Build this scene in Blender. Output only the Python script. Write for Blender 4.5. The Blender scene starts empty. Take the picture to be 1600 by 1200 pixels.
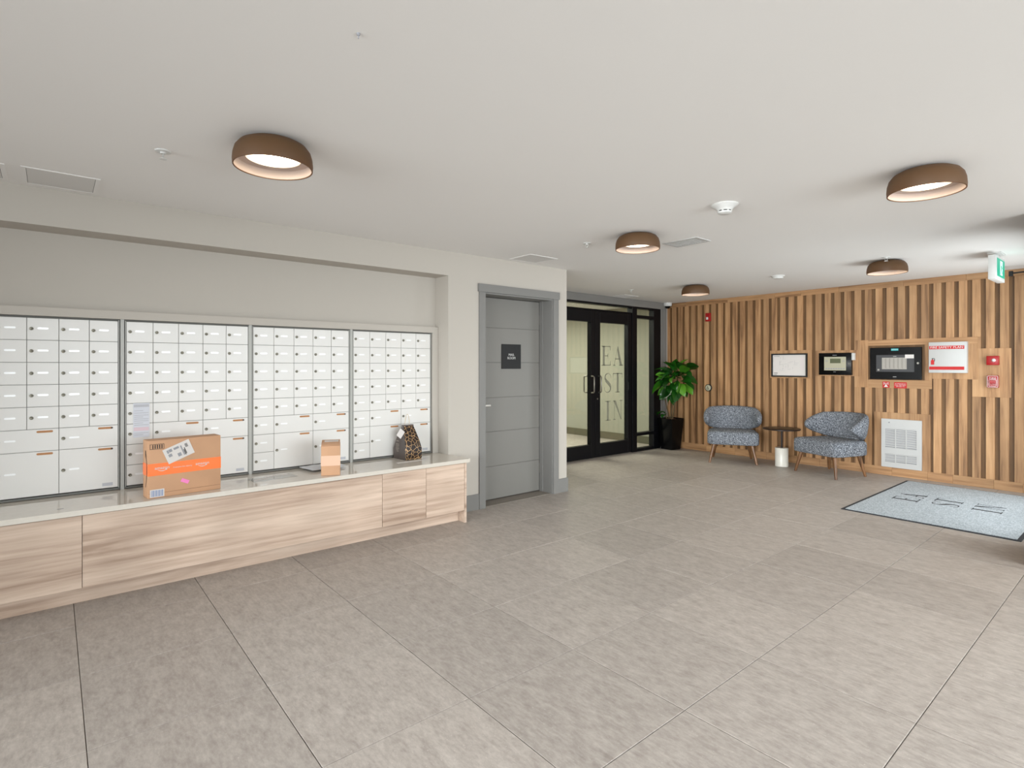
import bpy, bmesh, math, random
from mathutils import Vector, Matrix, Euler
R = math.radians
PI = math.pi
random.seed(7)
SC = bpy.context.scene
C = SC.collection

# ------------------------------------------------------------------ camera
cam = bpy.data.cameras.new('camera'); co = bpy.data.objects.new('camera', cam); C.objects.link(co)
co.location = (0, 0, 1.365); co.rotation_euler = (R(90), 0, R(50.24))
cam.sensor_width = 36; cam.lens = 863.5/1600*36; cam.shift_y = -29.3/1600
cam.clip_start = .02
SC.camera = co
# ------------------------------------------------------------------ world, lights, exposure
SC.view_settings.view_transform = 'Standard'; SC.view_settings.look = 'None'
SC.view_settings.gamma = 1; SC.view_settings.use_curve_mapping = False
SC.view_settings.exposure = 0.0
W = bpy.data.worlds.new('sky'); SC.world = W; W.use_nodes = True
W.node_tree.nodes['Background'].inputs[0].default_value = (.86, .93, 1, 1)
W.node_tree.nodes['Background'].inputs[1].default_value = .12
ZC = 2.40
def area(name, loc, rot, sx, sy, watts, col=(1, 1, 1), spread=180):
    l = bpy.data.lights.new(name, 'AREA'); l.shape = 'RECTANGLE'; l.size = sx; l.size_y = sy; l.energy = watts; l.color = col
    l.spread = R(spread)
    o = bpy.data.objects.new(name, l); C.objects.link(o); o.location = loc; o.rotation_euler = rot
    return o
# daylight: sky light slants down through the street glazing, the entry door and the window behind the camera;
# the paving outside throws a weaker light back up onto the ceiling; the fills are added lamps
area('sky_street', (2.75, 2.2, 1.35), (0, R(66), 0), 2.0, 5.4, 183, (.91, .965, 1), 130)
area('ground_street', (2.75, 1.5, .7), (0, R(105), R(-15)), 1.2, 5.0, 18, (1, .98, .96), 170)
area('sky_entry', (-.42, 6.72, 1.2), (0, R(80), 0), 2.0, 1.8, 50, (.92, .97, 1), 170)
area('ground_entry', (-.42, 6.72, .9), (0, R(105), 0), 1.6, 1.8, 16, (1, .98, .96), 170)
area('sky_front', (-.5, -3.5, 1.35), (R(66), 0, 0), 5.0, 2.0, 38, (.92, .965, 1), 130)
area('fill_front', (-1.9, -3.5, 1.3), (R(84), 0, 0), 4.0, 2.0, 52, (.97, .985, 1), 60)  # added narrow fill, aimed almost level to brighten the far oak wall
area('fill_front_right', (.9, -3.5, 1.3), (R(84), 0, R(22)), 3.0, 2.0, 48, (.97, .985, 1), 50)  # extra fill angled left to lift the left part of the oak wall
area('fill_street', (2.75, 3.6, 1.2), (0, R(90), R(-35)), 1.9, 2.6, 32, (.93, .97, 1), 100)  # added fill turned toward the far end of the room to brighten it

# ------------------------------------------------------------------ helpers
def lin(r, g, b):
    f = lambda c: (c/255/12.92) if c/255 <= .04045 else ((c/255+.055)/1.055)**2.4
    return (f(r), f(g), f(b), 1)
def nodes(name):
    m = bpy.data.materials.new(name); m.use_nodes = True
    nt = m.node_tree
    return m, nt, nt.nodes['Principled BSDF'], nt.nodes['Material Output']
def mat(name, col, rough=.6, metal=0, spec=.5, noise=0, nscale=8, bump=0, bscale=80, emit=None, estr=0):
    m, nt, p, out = nodes(name)
    p.inputs['Base Color'].default_value = col
    p.inputs['Roughness'].default_value = rough; p.inputs['Metallic'].default_value = metal
    p.inputs['Specular IOR Level'].default_value = spec
    L = nt.links
    if noise or bump:
        tc = nt.nodes.new('ShaderNodeTexCoord')
    if noise:
        n = nt.nodes.new('ShaderNodeTexNoise'); n.inputs['Scale'].default_value = nscale; n.inputs['Detail'].default_value = 6
        L.new(tc.outputs['Object'], n.inputs['Vector'])
        mr = nt.nodes.new('ShaderNodeMapRange'); mr.inputs[1].default_value = .3; mr.inputs[2].default_value = .7
        mr.inputs[3].default_value = 1-noise; mr.inputs[4].default_value = 1+noise
        L.new(n.outputs['Fac'], mr.inputs[0])
        mx = nt.nodes.new('ShaderNodeVectorMath'); mx.operation = 'SCALE'
        mx.inputs[0].default_value = col[:3]; L.new(mr.outputs[0], mx.inputs['Scale']); L.new(mx.outputs[0], p.inputs['Base Color'])
    if bump:
        n2 = nt.nodes.new('ShaderNodeTexNoise'); n2.inputs['Scale'].default_value = bscale; n2.inputs['Detail'].default_value = 3
        L.new(tc.outputs['Object'], n2.inputs['Vector'])
        b = nt.nodes.new('ShaderNodeBump'); b.inputs['Strength'].default_value = bump; b.inputs['Distance'].default_value = .01
        L.new(n2.outputs['Fac'], b.inputs['Height']); L.new(b.outputs[0], p.inputs['Normal'])
    if emit:
        p.inputs['Emission Color'].default_value = emit; p.inputs['Emission Strength'].default_value = estr
    return m
def wood(name, c1, c2, c3, axis='Z', rough=.55, scale=1.0, streak=1.0, tone=(.86, 1.12)):
    """board wood: stretched noise along AXIS, knots and tone shift per object"""
    m, nt, p, out = nodes(name); L = nt.links; N = nt.nodes.new
    tc = N('ShaderNodeTexCoord'); oi = N('ShaderNodeObjectInfo')
    off = N('ShaderNodeVectorMath'); off.operation = 'SCALE'; off.inputs[0].default_value = (37, 53, 71); L.new(oi.outputs['Random'], off.inputs['Scale'])
    ad = N('ShaderNodeVectorMath'); ad.operation = 'ADD'; L.new(tc.outputs['Object'], ad.inputs[0]); L.new(off.outputs[0], ad.inputs[1])
    mp = N('ShaderNodeMapping'); L.new(ad.outputs[0], mp.inputs['Vector'])
    s = {'Z': (14, 14, .9), 'Y': (14, .9, 14), 'X': (.9, 14, 14)}[axis]
    mp.inputs['Scale'].default_value = tuple(v*scale for v in s)
    n1 = N('ShaderNodeTexNoise'); n1.inputs['Scale'].default_value = 1; n1.inputs['Detail'].default_value = 7; n1.inputs['Roughness'].default_value = .6; n1.inputs['Distortion'].default_value = .6
    L.new(mp.outputs[0], n1.inputs['Vector'])
    mp2 = N('ShaderNodeMapping'); L.new(ad.outputs[0], mp2.inputs['Vector'])
    s2 = {'Z': (60, 60, 2.5), 'Y': (60, 2.5, 60), 'X': (2.5, 60, 60)}[axis]; mp2.inputs['Scale'].default_value = tuple(v*scale for v in s2)
    n2 = N('ShaderNodeTexNoise'); n2.inputs['Scale'].default_value = 1; n2.inputs['Detail'].default_value = 4
    L.new(mp2.outputs[0], n2.inputs['Vector'])
    n3 = N('ShaderNodeTexNoise'); n3.inputs['Scale'].default_value = 3.2*scale; n3.inputs['Detail'].default_value = 2; L.new(ad.outputs[0], n3.inputs['Vector'])
    cr = N('ShaderNodeValToRGB'); cr.color_ramp.elements[0].position = .30; cr.color_ramp.elements[0].color = c1
    cr.color_ramp.elements[1].position = .68; cr.color_ramp.elements[1].color = c3
    e = cr.color_ramp.elements.new(.48); e.color = c2
    mixf = N('ShaderNodeMath'); mixf.operation = 'MULTIPLY_ADD'; L.new(n2.outputs['Fac'], mixf.inputs[0]); mixf.inputs[1].default_value = .25*streak
    L.new(n1.outputs['Fac'], mixf.inputs[2])
    sub = N('ShaderNodeMath'); sub.operation = 'SUBTRACT'; L.new(mixf.outputs[0], sub.inputs[0]); sub.inputs[1].default_value = .125*streak
    L.new(sub.outputs[0], cr.inputs['Fac'])
    hv = N('ShaderNodeHueSaturation'); L.new(cr.outputs['Color'], hv.inputs['Color'])
    mr = N('ShaderNodeMapRange'); L.new(oi.outputs['Random'], mr.inputs[0]); mr.inputs[3].default_value = tone[0]; mr.inputs[4].default_value = tone[1]
    mr3 = N('ShaderNodeMapRange'); L.new(n3.outputs['Fac'], mr3.inputs[0]); mr3.inputs[1].default_value = .3; mr3.inputs[2].default_value = .7; mr3.inputs[3].default_value = .88; mr3.inputs[4].default_value = 1.08
    mu = N('ShaderNodeMath'); mu.operation = 'MULTIPLY'; L.new(mr.outputs[0], mu.inputs[0]); L.new(mr3.outputs[0], mu.inputs[1])
    L.new(mu.outputs[0], hv.inputs['Value']); L.new(hv.outputs[0], p.inputs['Base Color'])
    p.inputs['Roughness'].default_value = rough
    b = N('ShaderNodeBump'); b.inputs['Strength'].default_value = .15; b.inputs['Distance'].default_value = .003
    L.new(n2.outputs['Fac'], b.inputs['Height']); L.new(b.outputs[0], p.inputs['Normal'])
    return m
def glass(name, tint=(.9, .95, .9, 1), refl=1.0):
    m, nt, p, out = nodes(name); L = nt.links; N = nt.nodes.new
    nt.nodes.remove(p)
    t = N('ShaderNodeBsdfTransparent'); t.inputs[0].default_value = tint
    g = N('ShaderNodeBsdfGlossy'); g.inputs['Roughness'].default_value = .02
    f = N('ShaderNodeLayerWeight'); f.inputs['Blend'].default_value = .5
    pw = N('ShaderNodeMath'); pw.operation = 'POWER'; pw.inputs[1].default_value = 5; L.new(f.outputs['Facing'], pw.inputs[0])
    mu = N('ShaderNodeMath'); mu.operation = 'MULTIPLY_ADD'; mu.inputs[1].default_value = .9; mu.inputs[2].default_value = .045*refl; L.new(pw.outputs[0], mu.inputs[0])
    mx = N('ShaderNodeMixShader'); L.new(mu.outputs[0], mx.inputs[0]); L.new(t.outputs[0], mx.inputs[1]); L.new(g.outputs[0], mx.inputs[2])
    L.new(mx.outputs[0], out.inputs[0])
    return m

# ------------------------------------------------------------------ materials
M = {}
M['ceiling'] = mat('ceiling_paint', lin(232, 229, 226), .9, bump=.02, bscale=300)
M['wall'] = mat('wall_paint', lin(186, 179, 170), .85, bump=.03, bscale=250)
M['grey'] = mat('grey_trim_paint', lin(124, 122, 119), .5, bump=.02)
M['greydoor'] = mat('grey_door_paint', lin(124, 121, 116), .45, bump=.02)
M['black'] = mat('black_aluminium', lin(9, 9, 13), .45, spec=.2)
M['blackmatte'] = mat('black_matte', lin(14, 14, 15), .6)
M['blackgloss'] = mat('black_gloss', lin(8, 8, 9), .25, spec=.2)
M['mailbox'] = mat('white_powder_coat', lin(224, 221, 217), .34, spec=.5)
M['alu'] = mat('satin_aluminium', lin(176, 175, 170), .5, .1)
M['aludark'] = mat('frame_channel', lin(112, 112, 108), .6, .2)
M['seam'] = mat('seam_grey', lin(150, 150, 148), .6)
M['tag'] = mat('white_name_tag', lin(252, 252, 252), .16, spec=1.0)
M['steel'] = mat('chrome', lin(150, 146, 138), .3, .8)
M['lever'] = mat('satin_lever', lin(214, 210, 204), .35, .2)
M['lock'] = mat('lock_face', lin(128, 124, 112), .35, .6)
M['slot'] = mat('copper_slot', lin(178, 122, 72), .5)
M['slotend'] = mat('slot_end', lin(60, 48, 38), .5)
M['white'] = mat('white_plastic', lin(208, 207, 204), .4)
M['whitemetal'] = mat('white_metal', lin(190, 189, 187), .45)
M['ventgrey'] = mat('vent_grey', lin(212, 209, 206), .6)
M['palesheet'] = mat('pale_blue_sheet', lin(214, 216, 224), .7)
M['paper'] = mat('paper', lin(218, 212, 208), .8)
M['red'] = mat('red_plastic', lin(158, 8, 14), .35)
M['redflat'] = mat('red_print', lin(186, 14, 14), .5)
M['ink'] = mat('ink', lin(40, 38, 38), .7)
M['inkgrey'] = mat('ink_grey', lin(150, 150, 155), .7)
M['palegrey'] = mat('pale_grey_print', lin(186, 186, 192), .6)
M['inkblue'] = mat('ink_blue', lin(150, 160, 186), .7)
M['pink'] = mat('pink_sticker', lin(238, 130, 190), .5)
M['pinkpale'] = mat('pale_pink_print', lin(222, 198, 206), .7)
M['kraft'] = mat('cardboard', lin(196, 152, 118), .75, noise=.06, nscale=5, bump=.05, bscale=60)
M['kraftdark'] = mat('cardboard_edge', lin(150, 112, 84), .8)
M['orange'] = mat('orange_tape', lin(255, 120, 40), .3)
M['tape'] = mat('clear_tan_tape', lin(226, 186, 160), .25)
M['walnut'] = wood('walnut', lin(76, 48, 28), lin(112, 76, 46), lin(138, 98, 64), 'Z', .35, 1.2)
M['tabletop'] = mat('dark_bronze', lin(46, 38, 35), .35, .5)
M['marble'] = mat('white_marble', lin(222, 218, 208), .3, noise=.04, nscale=9)
M['soil'] = mat('bark_soil', lin(120, 84, 58), .9, noise=.4, nscale=60, bump=.6, bscale=70)
M['stem'] = mat('plant_stem', lin(92, 78, 52), .8)
M['quartz'] = mat('pale_quartz', lin(208, 200, 189), .05, noise=.02, nscale=30)
M['teal'] = mat('teal_badge', lin(40, 170, 175), .4)
M['greygreen'] = mat('vestibule_paint', lin(160, 159, 146), .85)
M['basedark'] = mat('vestibule_base', lin(96, 94, 78), .7)
M['wood'] = wood('oak_panel', lin(124, 88, 56), lin(169, 127, 87), lin(188, 147, 105), 'Z', .55, 1.0)
M['woodh'] = wood('oak_rail', lin(124, 88, 56), lin(167, 125, 85), lin(186, 145, 103), 'X', .55, 1.0)
M['woodback_shaded'] = wood('oak_back_shaded', lin(84, 58, 32), lin(104, 74, 42), lin(118, 86, 52), 'Z', .6, 1.0)  # darker copy of the oak: groove shade is put into the colour
M['cab'] = wood('pale_oak', lin(160, 134, 115), lin(192, 167, 148), lin(212, 189, 170), 'Y', .5, .62, 2.2, (.95, 1.04))
M['glass'] = glass('clear_glass', (.90, .92, .87, 1), 1.3)
M['glassclear'] = glass('window_glass', (.95, .97, .97, 1), 1.0)
M['frost'] = mat('etched_letters', lin(138, 137, 118), .7)
M['mailer'] = mat('poly_mailer', lin(200, 202, 206), .3, bump=.4, bscale=12)
M['clearfilm'] = glass('clear_film', (.93, .93, .92, 1), 2.0)
M['lcd'] = mat('lcd', lin(92, 96, 70), .3)
M['panelbeige'] = mat('panel_beige', lin(176, 172, 148), .5)
M['panelgrey'] = mat('panel_grey', lin(60, 60, 62), .5)
M['strip'] = mat('panel_strip', lin(164, 158, 150), .5)
M['matborder'] = mat('rubber_border', lin(44, 46, 50), .8)
M['ribbon'] = mat('ribbon', lin(206, 190, 168), .6)
M['bagside'] = mat('bag_paper', lin(86, 76, 72), .4, noise=.1, nscale=10)
M['bagprint'] = mat('bag_print', lin(176, 164, 152), .6)

def leafmat():
    m, nt, p, out = nodes('fig_leaf'); L = nt.links; N = nt.nodes.new
    oi = N('ShaderNodeObjectInfo'); cr = N('ShaderNodeValToRGB')
    cr.color_ramp.elements[0].color = lin(8, 44, 12); cr.color_ramp.elements[1].color = lin(96, 156, 44)
    e = cr.color_ramp.elements.new(.7); e.color = lin(22, 82, 22)
    L.new(oi.outputs['Random'], cr.inputs[0]); L.new(cr.outputs[0], p.inputs['Base Color'])
    p.inputs['Roughness'].default_value = .24
    tr = N('ShaderNodeBsdfTranslucent'); tr.inputs[0].default_value = lin(90, 160, 30)
    mx = N('ShaderNodeMixShader'); mx.inputs[0].default_value = .15; L.new(p.outputs[0], mx.inputs[1]); L.new(tr.outputs[0], mx.inputs[2]); L.new(mx.outputs[0], out.inputs[0])
    return m
M['leaf'] = leafmat()
def tilemat():
    m, nt, p, out = nodes('porcelain_tile'); L = nt.links; N = nt.nodes.new
    tc = N('ShaderNodeTexCoord'); oi = N('ShaderNodeObjectInfo')
    off = N('ShaderNodeVectorMath'); off.operation = 'SCALE'; off.inputs[0].default_value = (31, 47, 0); L.new(oi.outputs['Random'], off.inputs['Scale'])
    ad = N('ShaderNodeVectorMath'); ad.operation = 'ADD'; L.new(tc.outputs['Object'], ad.inputs[0]); L.new(off.outputs[0], ad.inputs[1])
    def noise(s, d, sc=(1, 1, 1), r=.55):
        mp = N('ShaderNodeMapping'); mp.inputs['Scale'].default_value = sc; L.new(ad.outputs[0], mp.inputs['Vector'])
        n = N('ShaderNodeTexNoise'); n.inputs['Scale'].default_value = s; n.inputs['Detail'].default_value = d; n.inputs['Roughness'].default_value = r
        L.new(mp.outputs[0], n.inputs['Vector']); return n
    a = noise(9, 10, (1, 1.9, 1), .8); b = noise(55, 5, (.45, 1.3, 1)); c = noise(110, 2)
    cr = N('ShaderNodeValToRGB'); cr.color_ramp.elements[0].position = .3; cr.color_ramp.elements[0].color = lin(149, 139, 132)
    cr.color_ramp.elements[1].position = .72; cr.color_ramp.elements[1].color = lin(191, 182, 174)
    s = N('ShaderNodeMath'); s.operation = 'MULTIPLY_ADD'; L.new(b.outputs['Fac'], s.inputs[0]); s.inputs[1].default_value = .45
    s2 = N('ShaderNodeMath'); s2.operation = 'SUBTRACT'; L.new(a.outputs['Fac'], s2.inputs[0]); s2.inputs[1].default_value = .225; L.new(s2.outputs[0], s.inputs[2])
    L.new(s.outputs[0], cr.inputs[0])
    sp = N('ShaderNodeMapRange'); L.new(c.outputs['Fac'], sp.inputs[0]); sp.inputs[1].default_value = .66; sp.inputs[2].default_value = .76; sp.inputs[3].default_value = 0; sp.inputs[4].default_value = .5
    mx = N('ShaderNodeMix'); mx.data_type = 'RGBA'; L.new(sp.outputs[0], mx.inputs[0]); L.new(cr.outputs[0], mx.inputs[6]); mx.inputs[7].default_value = lin(222, 216, 208)
    hv = N('ShaderNodeHueSaturation'); L.new(mx.outputs[2], hv.inputs['Color'])
    mr = N('ShaderNodeMapRange'); L.new(oi.outputs['Random'], mr.inputs[0]); mr.inputs[3].default_value = .90; mr.inputs[4].default_value = 1.04; L.new(mr.outputs[0], hv.inputs['Value'])
    L.new(hv.outputs[0], p.inputs['Base Color'])
    rr = N('ShaderNodeMapRange'); L.new(b.outputs['Fac'], rr.inputs[0]); rr.inputs[3].default_value = .38; rr.inputs[4].default_value = .52; L.new(rr.outputs[0], p.inputs['Roughness'])
    p.inputs['Specular IOR Level'].default_value = .45
    bp = N('ShaderNodeBump'); bp.inputs['Strength'].default_value = .08; bp.inputs['Distance'].default_value = .002; L.new(b.outputs['Fac'], bp.inputs['Height']); L.new(bp.outputs[0], p.inputs['Normal'])
    return m
M['tile'] = tilemat()
M['grout'] = mat('grout', lin(128, 120, 111), .9)
def fabricmat(name, cols, sc):
    m, nt, p, out = nodes(name); L = nt.links; N = nt.nodes.new
    tc = N('ShaderNodeTexCoord')
    outs = []
    for k, scl in enumerate(((sc, sc*.28, sc*.28), (sc*.28, sc*.28, sc))):
        mp = N('ShaderNodeMapping'); mp.inputs['Scale'].default_value = scl; L.new(tc.outputs['Object'], mp.inputs['Vector'])
        n = N('ShaderNodeTexNoise'); n.inputs['Scale'].default_value = 1; n.inputs['Detail'].default_value = 2; L.new(mp.outputs[0], n.inputs['Vector']); outs.append(n)
    a = N('ShaderNodeMath'); a.operation = 'ADD'; L.new(outs[0].outputs['Fac'], a.inputs[0]); L.new(outs[1].outputs['Fac'], a.inputs[1])
    h = N('ShaderNodeMath'); h.operation = 'MULTIPLY'; h.inputs[1].default_value = .5; L.new(a.outputs[0], h.inputs[0])
    cr = N('ShaderNodeValToRGB'); cr.color_ramp.elements[0].position = .38; cr.color_ramp.elements[0].color = cols[0]; cr.color_ramp.elements[1].position = .62; cr.color_ramp.elements[1].color = cols[2]
    e = cr.color_ramp.elements.new(.5); e.color = cols[1]
    L.new(h.outputs[0], cr.inputs[0]); L.new(cr.outputs[0], p.inputs['Base Color']); p.inputs['Roughness'].default_value = .95; p.inputs['Specular IOR Level'].default_value = .15
    b = N('ShaderNodeBump'); b.inputs['Strength'].default_value = .5; b.inputs['Distance'].default_value = .004; L.new(h.outputs[0], b.inputs['Height']); L.new(b.outputs[0], p.inputs['Normal'])
    return m
M['fabric'] = fabricmat('tweed', (lin(38, 39, 43), lin(106, 110, 118), lin(176, 180, 186)), 250)
M['carpet'] = fabricmat('mat_pile', (lin(142, 149, 154), lin(170, 177, 183), lin(202, 208, 213)), 340)
def goldmat():
    m, nt, p, out = nodes('gold_line_print'); L = nt.links; N = nt.nodes.new
    tc = N('ShaderNodeTexCoord'); v = N('ShaderNodeTexVoronoi'); v.feature = 'DISTANCE_TO_EDGE'; v.inputs['Scale'].default_value = 27
    L.new(tc.outputs['Object'], v.inputs['Vector'])
    mr = N('ShaderNodeMapRange'); L.new(v.outputs['Distance'], mr.inputs[0]); mr.inputs[1].default_value = .018; mr.inputs[2].default_value = .032; mr.inputs[3].default_value = 1; mr.inputs[4].default_value = 0
    mx = N('ShaderNodeMix'); mx.data_type = 'RGBA'; L.new(mr.outputs[0], mx.inputs[0]); mx.inputs[6].default_value = lin(30, 14, 10); mx.inputs[7].default_value = lin(226, 182, 128)
    L.new(mx.outputs[2], p.inputs['Base Color']); p.inputs['Roughness'].default_value = .35
    return m
M['gold'] = goldmat()
def shademat():
    m, nt, p, out = nodes('wood_veneer_shade'); L = nt.links; N = nt.nodes.new
    p.inputs['Base Color'].default_value = lin(98, 72, 46); p.inputs['Roughness'].default_value = .5
    t = N('ShaderNodeBsdfTranslucent'); t.inputs[0].default_value = lin(214, 150, 88)
    mx = N('ShaderNodeMixShader'); mx.inputs[0].default_value = .24; L.new(p.outputs[0], mx.inputs[1]); L.new(t.outputs[0], mx.inputs[2]); L.new(mx.outputs[0], out.inputs[0])
    return m
M['shade'] = shademat()
def liningmat():
    m, nt, p, out = nodes('shade_lining'); L = nt.links; N = nt.nodes.new
    p.inputs['Base Color'].default_value = lin(214, 196, 186); p.inputs['Roughness'].default_value = .7
    t = N('ShaderNodeBsdfTranslucent'); t.inputs[0].default_value = lin(230, 190, 160)
    mx = N('ShaderNodeMixShader'); mx.inputs[0].default_value = .25; L.new(p.outputs[0], mx.inputs[1]); L.new(t.outputs[0], mx.inputs[2]); L.new(mx.outputs[0], out.inputs[0])
    return m
M['shadein'] = liningmat()
M['diffuser'] = mat('lit_diffuser', lin(255, 240, 220), .5, emit=lin(255, 236, 204), estr=12.0)
def diffusermat(m):
    # opal disc over an LED core: brighter in the middle
    nt = m.node_tree; L = nt.links; N = nt.nodes.new; p = nt.nodes['Principled BSDF']
    tc = N('ShaderNodeTexCoord'); mp = N('ShaderNodeMapping'); mp.inputs['Scale'].default_value = (1, 1, 0); L.new(tc.outputs['Object'], mp.inputs['Vector'])
    ln = N('ShaderNodeVectorMath'); ln.operation = 'LENGTH'; L.new(mp.outputs[0], ln.inputs[0])
    mr = N('ShaderNodeMapRange'); mr.interpolation_type = 'SMOOTHSTEP'; mr.inputs[1].default_value = .03; mr.inputs[2].default_value = .118; mr.inputs[3].default_value = 22; mr.inputs[4].default_value = 1.1
    L.new(ln.outputs['Value'], mr.inputs[0]); L.new(mr.outputs[0], p.inputs['Emission Strength'])
diffusermat(M['diffuser'])
M['exitgreen'] = mat('exit_green_lit', lin(20, 150, 120), .4, emit=lin(20, 150, 120), estr=.55)
M['exitwhite'] = mat('exit_white_lit', lin(225, 250, 245), .4, emit=lin(215, 250, 240), estr=.65)

# ------------------------------------------------------------------ object helpers
def setp(o, label=None, cat=None, kind=None, group=None):
    if label: o['label'] = label
    if cat: o['category'] = cat
    if kind: o['kind'] = kind
    if group: o['group'] = group
    return o
def link(name, me, m, parent=None, loc=None, rot=None):
    o = bpy.data.objects.new(name, me); C.objects.link(o)
    if m is not None and len(me.materials) == 0: me.materials.append(M[m])
    if parent: o.parent = parent
    if loc is not None: o.location = loc
    if rot is not None: o.rotation_euler = rot
    return o
def empty(name, loc=(0, 0, 0), rz=0, **k):
    o = bpy.data.objects.new(name, None); C.objects.link(o); o.location = loc; o.rotation_euler = (0, 0, rz); o.empty_display_size = .1
    return setp(o, **k)
def smooth(me, ang=35):
    for p in me.polygons: p.use_smooth = True
    try: me.set_sharp_from_angle(angle=R(ang))
    except Exception: pass
    return me
def bm_mesh(bm, name, sm=None):
    me = bpy.data.meshes.new(name); bmesh.ops.recalc_face_normals(bm, faces=bm.faces); bm.to_mesh(me); bm.free()
    if sm: smooth(me, sm)
    return me
def bm_box(bm, lo, hi, bev=0, seg=1):
    r = bmesh.ops.create_cube(bm, size=1)
    s = [hi[i]-lo[i] for i in range(3)]; c = [(hi[i]+lo[i])/2 for i in range(3)]
    bmesh.ops.scale(bm, vec=s, verts=r['verts']); bmesh.ops.translate(bm, vec=c, verts=r['verts'])
    if bev:
        es = list({e for v in r['verts'] for e in v.link_edges})
        bmesh.ops.bevel(bm, geom=es, offset=bev, segments=seg, affect='EDGES', profile=.5)
def box(name, lo, hi, m, parent=None, bev=0, seg=1, centre=True):
    """a box in the parent's coordinates; its origin sits at its own centre"""
    lo2 = [min(lo[i], hi[i]) for i in range(3)]; hi2 = [max(lo[i], hi[i]) for i in range(3)]
    c = [(lo2[i]+hi2[i])/2 for i in range(3)]
    bm = bmesh.new(); bm_box(bm, [lo2[i]-c[i] for i in range(3)], [hi2[i]-c[i] for i in range(3)], bev, seg)
    return link(name, bm_mesh(bm, name, 30 if bev and seg > 1 else None), m, parent, c)
def boxes(name, lst, m, parent=None, bev=0):
    bm = bmesh.new()
    for lo, hi in lst: bm_box(bm, lo, hi, bev)
    return link(name, bm_mesh(bm, name), m, parent)
def lathe_mesh(name, prof, seg=40, sm=40, close=False):
    bm = bmesh.new(); rings = []
    for (r, z) in prof:
        if r < 1e-6: rings.append([bm.verts.new((0, 0, z))])
        else: rings.append([bm.verts.new((r*math.cos(2*PI*k/seg), r*math.sin(2*PI*k/seg), z)) for k in range(seg)])
    prs = list(zip(rings, rings[1:])) + ([(rings[-1], rings[0])] if close else [])
    for a, b in prs:
        for k in range(seg):
            k2 = (k+1) % seg
            if len(a) == 1 and len(b) == 1: continue
            if len(a) == 1: bm.faces.new((a[0], b[k], b[k2]))
            elif len(b) == 1: bm.faces.new((a[k], a[k2], b[0]))
            else: bm.faces.new((a[k], a[k2], b[k2], b[k]))
    return bm_mesh(bm, name, sm)
def tube_mesh(name, pts, r, seg=8, caps=True, flat=None):
    """round tube (or flat ribbon if FLAT=(w,t)) along points"""
    bm = bmesh.new(); rings = []
    P = [Vector(p) for p in pts]; n = len(P); up = None
    for i in range(n):
        t = (P[min(i+1, n-1)]-P[max(i-1, 0)]).normalized()
        if up is None:
            up = Vector((0, 0, 1)) if abs(t.z) < .9 else Vector((1, 0, 0))
        side = t.cross(up).normalized(); up = side.cross(t).normalized()
        rr = r[i] if isinstance(r, (list, tuple)) else r
        rings.append([bm.verts.new(P[i]+side*math.cos(2*PI*k/seg)*rr+up*math.sin(2*PI*k/seg)*rr) for k in range(seg)])
    for a, b in zip(rings, rings[1:]):
        for k in range(seg): bm.faces.new((a[k], a[(k+1) % seg], b[(k+1) % seg], b[k]))
    if caps: bm.faces.new(rings[0]); bm.faces.new(rings[-1])
    return bm_mesh(bm, name, 50)
def poly_mesh(name, polys, t=.001):
    """flat polygons in XZ extruded T towards -Y (a print or thin letters)"""
    bm = bmesh.new()
    for pl in polys:
        a = [bm.verts.new((x, 0, z)) for x, z in pl]; b = [bm.verts.new((x, -t, z)) for x, z in pl]
        n = len(pl)
        try:
            bm.faces.new(a); bm.faces.new(b[::-1])
            for k in range(n): bm.faces.new((a[k], b[k], b[(k+1) % n], a[(k+1) % n]))
        except ValueError: pass
    return bm_mesh(bm, name)
def rect(x0, z0, x1, z1): return [(x0, z0), (x1, z0), (x1, z1), (x0, z1)]
def text(name, s, size, m, parent, loc, rot, w=None, depth=.0006, align='CENTER', space=1.0):
    cu = bpy.data.curves.new(name, 'FONT'); cu.body = s; cu.size = size; cu.align_x = align; cu.align_y = 'CENTER'; cu.extrude = depth; cu.space_line = space; cu.resolution_u = 2
    t = bpy.data.objects.new(name, cu); C.objects.link(t)
    bpy.context.view_layer.update()
    dg = bpy.context.evaluated_depsgraph_get()
    me = bpy.data.meshes.new_from_object(t.evaluated_get(dg)); me.name = name
    bpy.data.objects.remove(t); bpy.data.curves.remove(cu)
    me.materials.clear()
    if w:
        xs = [v.co.x for v in me.vertices]; ww = max(xs)-min(xs)
        for v in me.vertices: v.co.x *= w/ww
    return link(name, me, m, parent, loc, rot)
# rotations: text (XY plane) facing +X on a YZ wall / facing -Y on an XZ wall; poly_mesh (XZ plane facing -Y) onto +X wall
FX = Euler((R(90), 0, R(90))); FY = Euler((R(90), 0, 0)); PX = Euler((0, 0, R(90)))

XW = -4.232; XR = -4.45; XM = -4.42; YW = 7.97; XG = -5.50; XE = -.66
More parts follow.
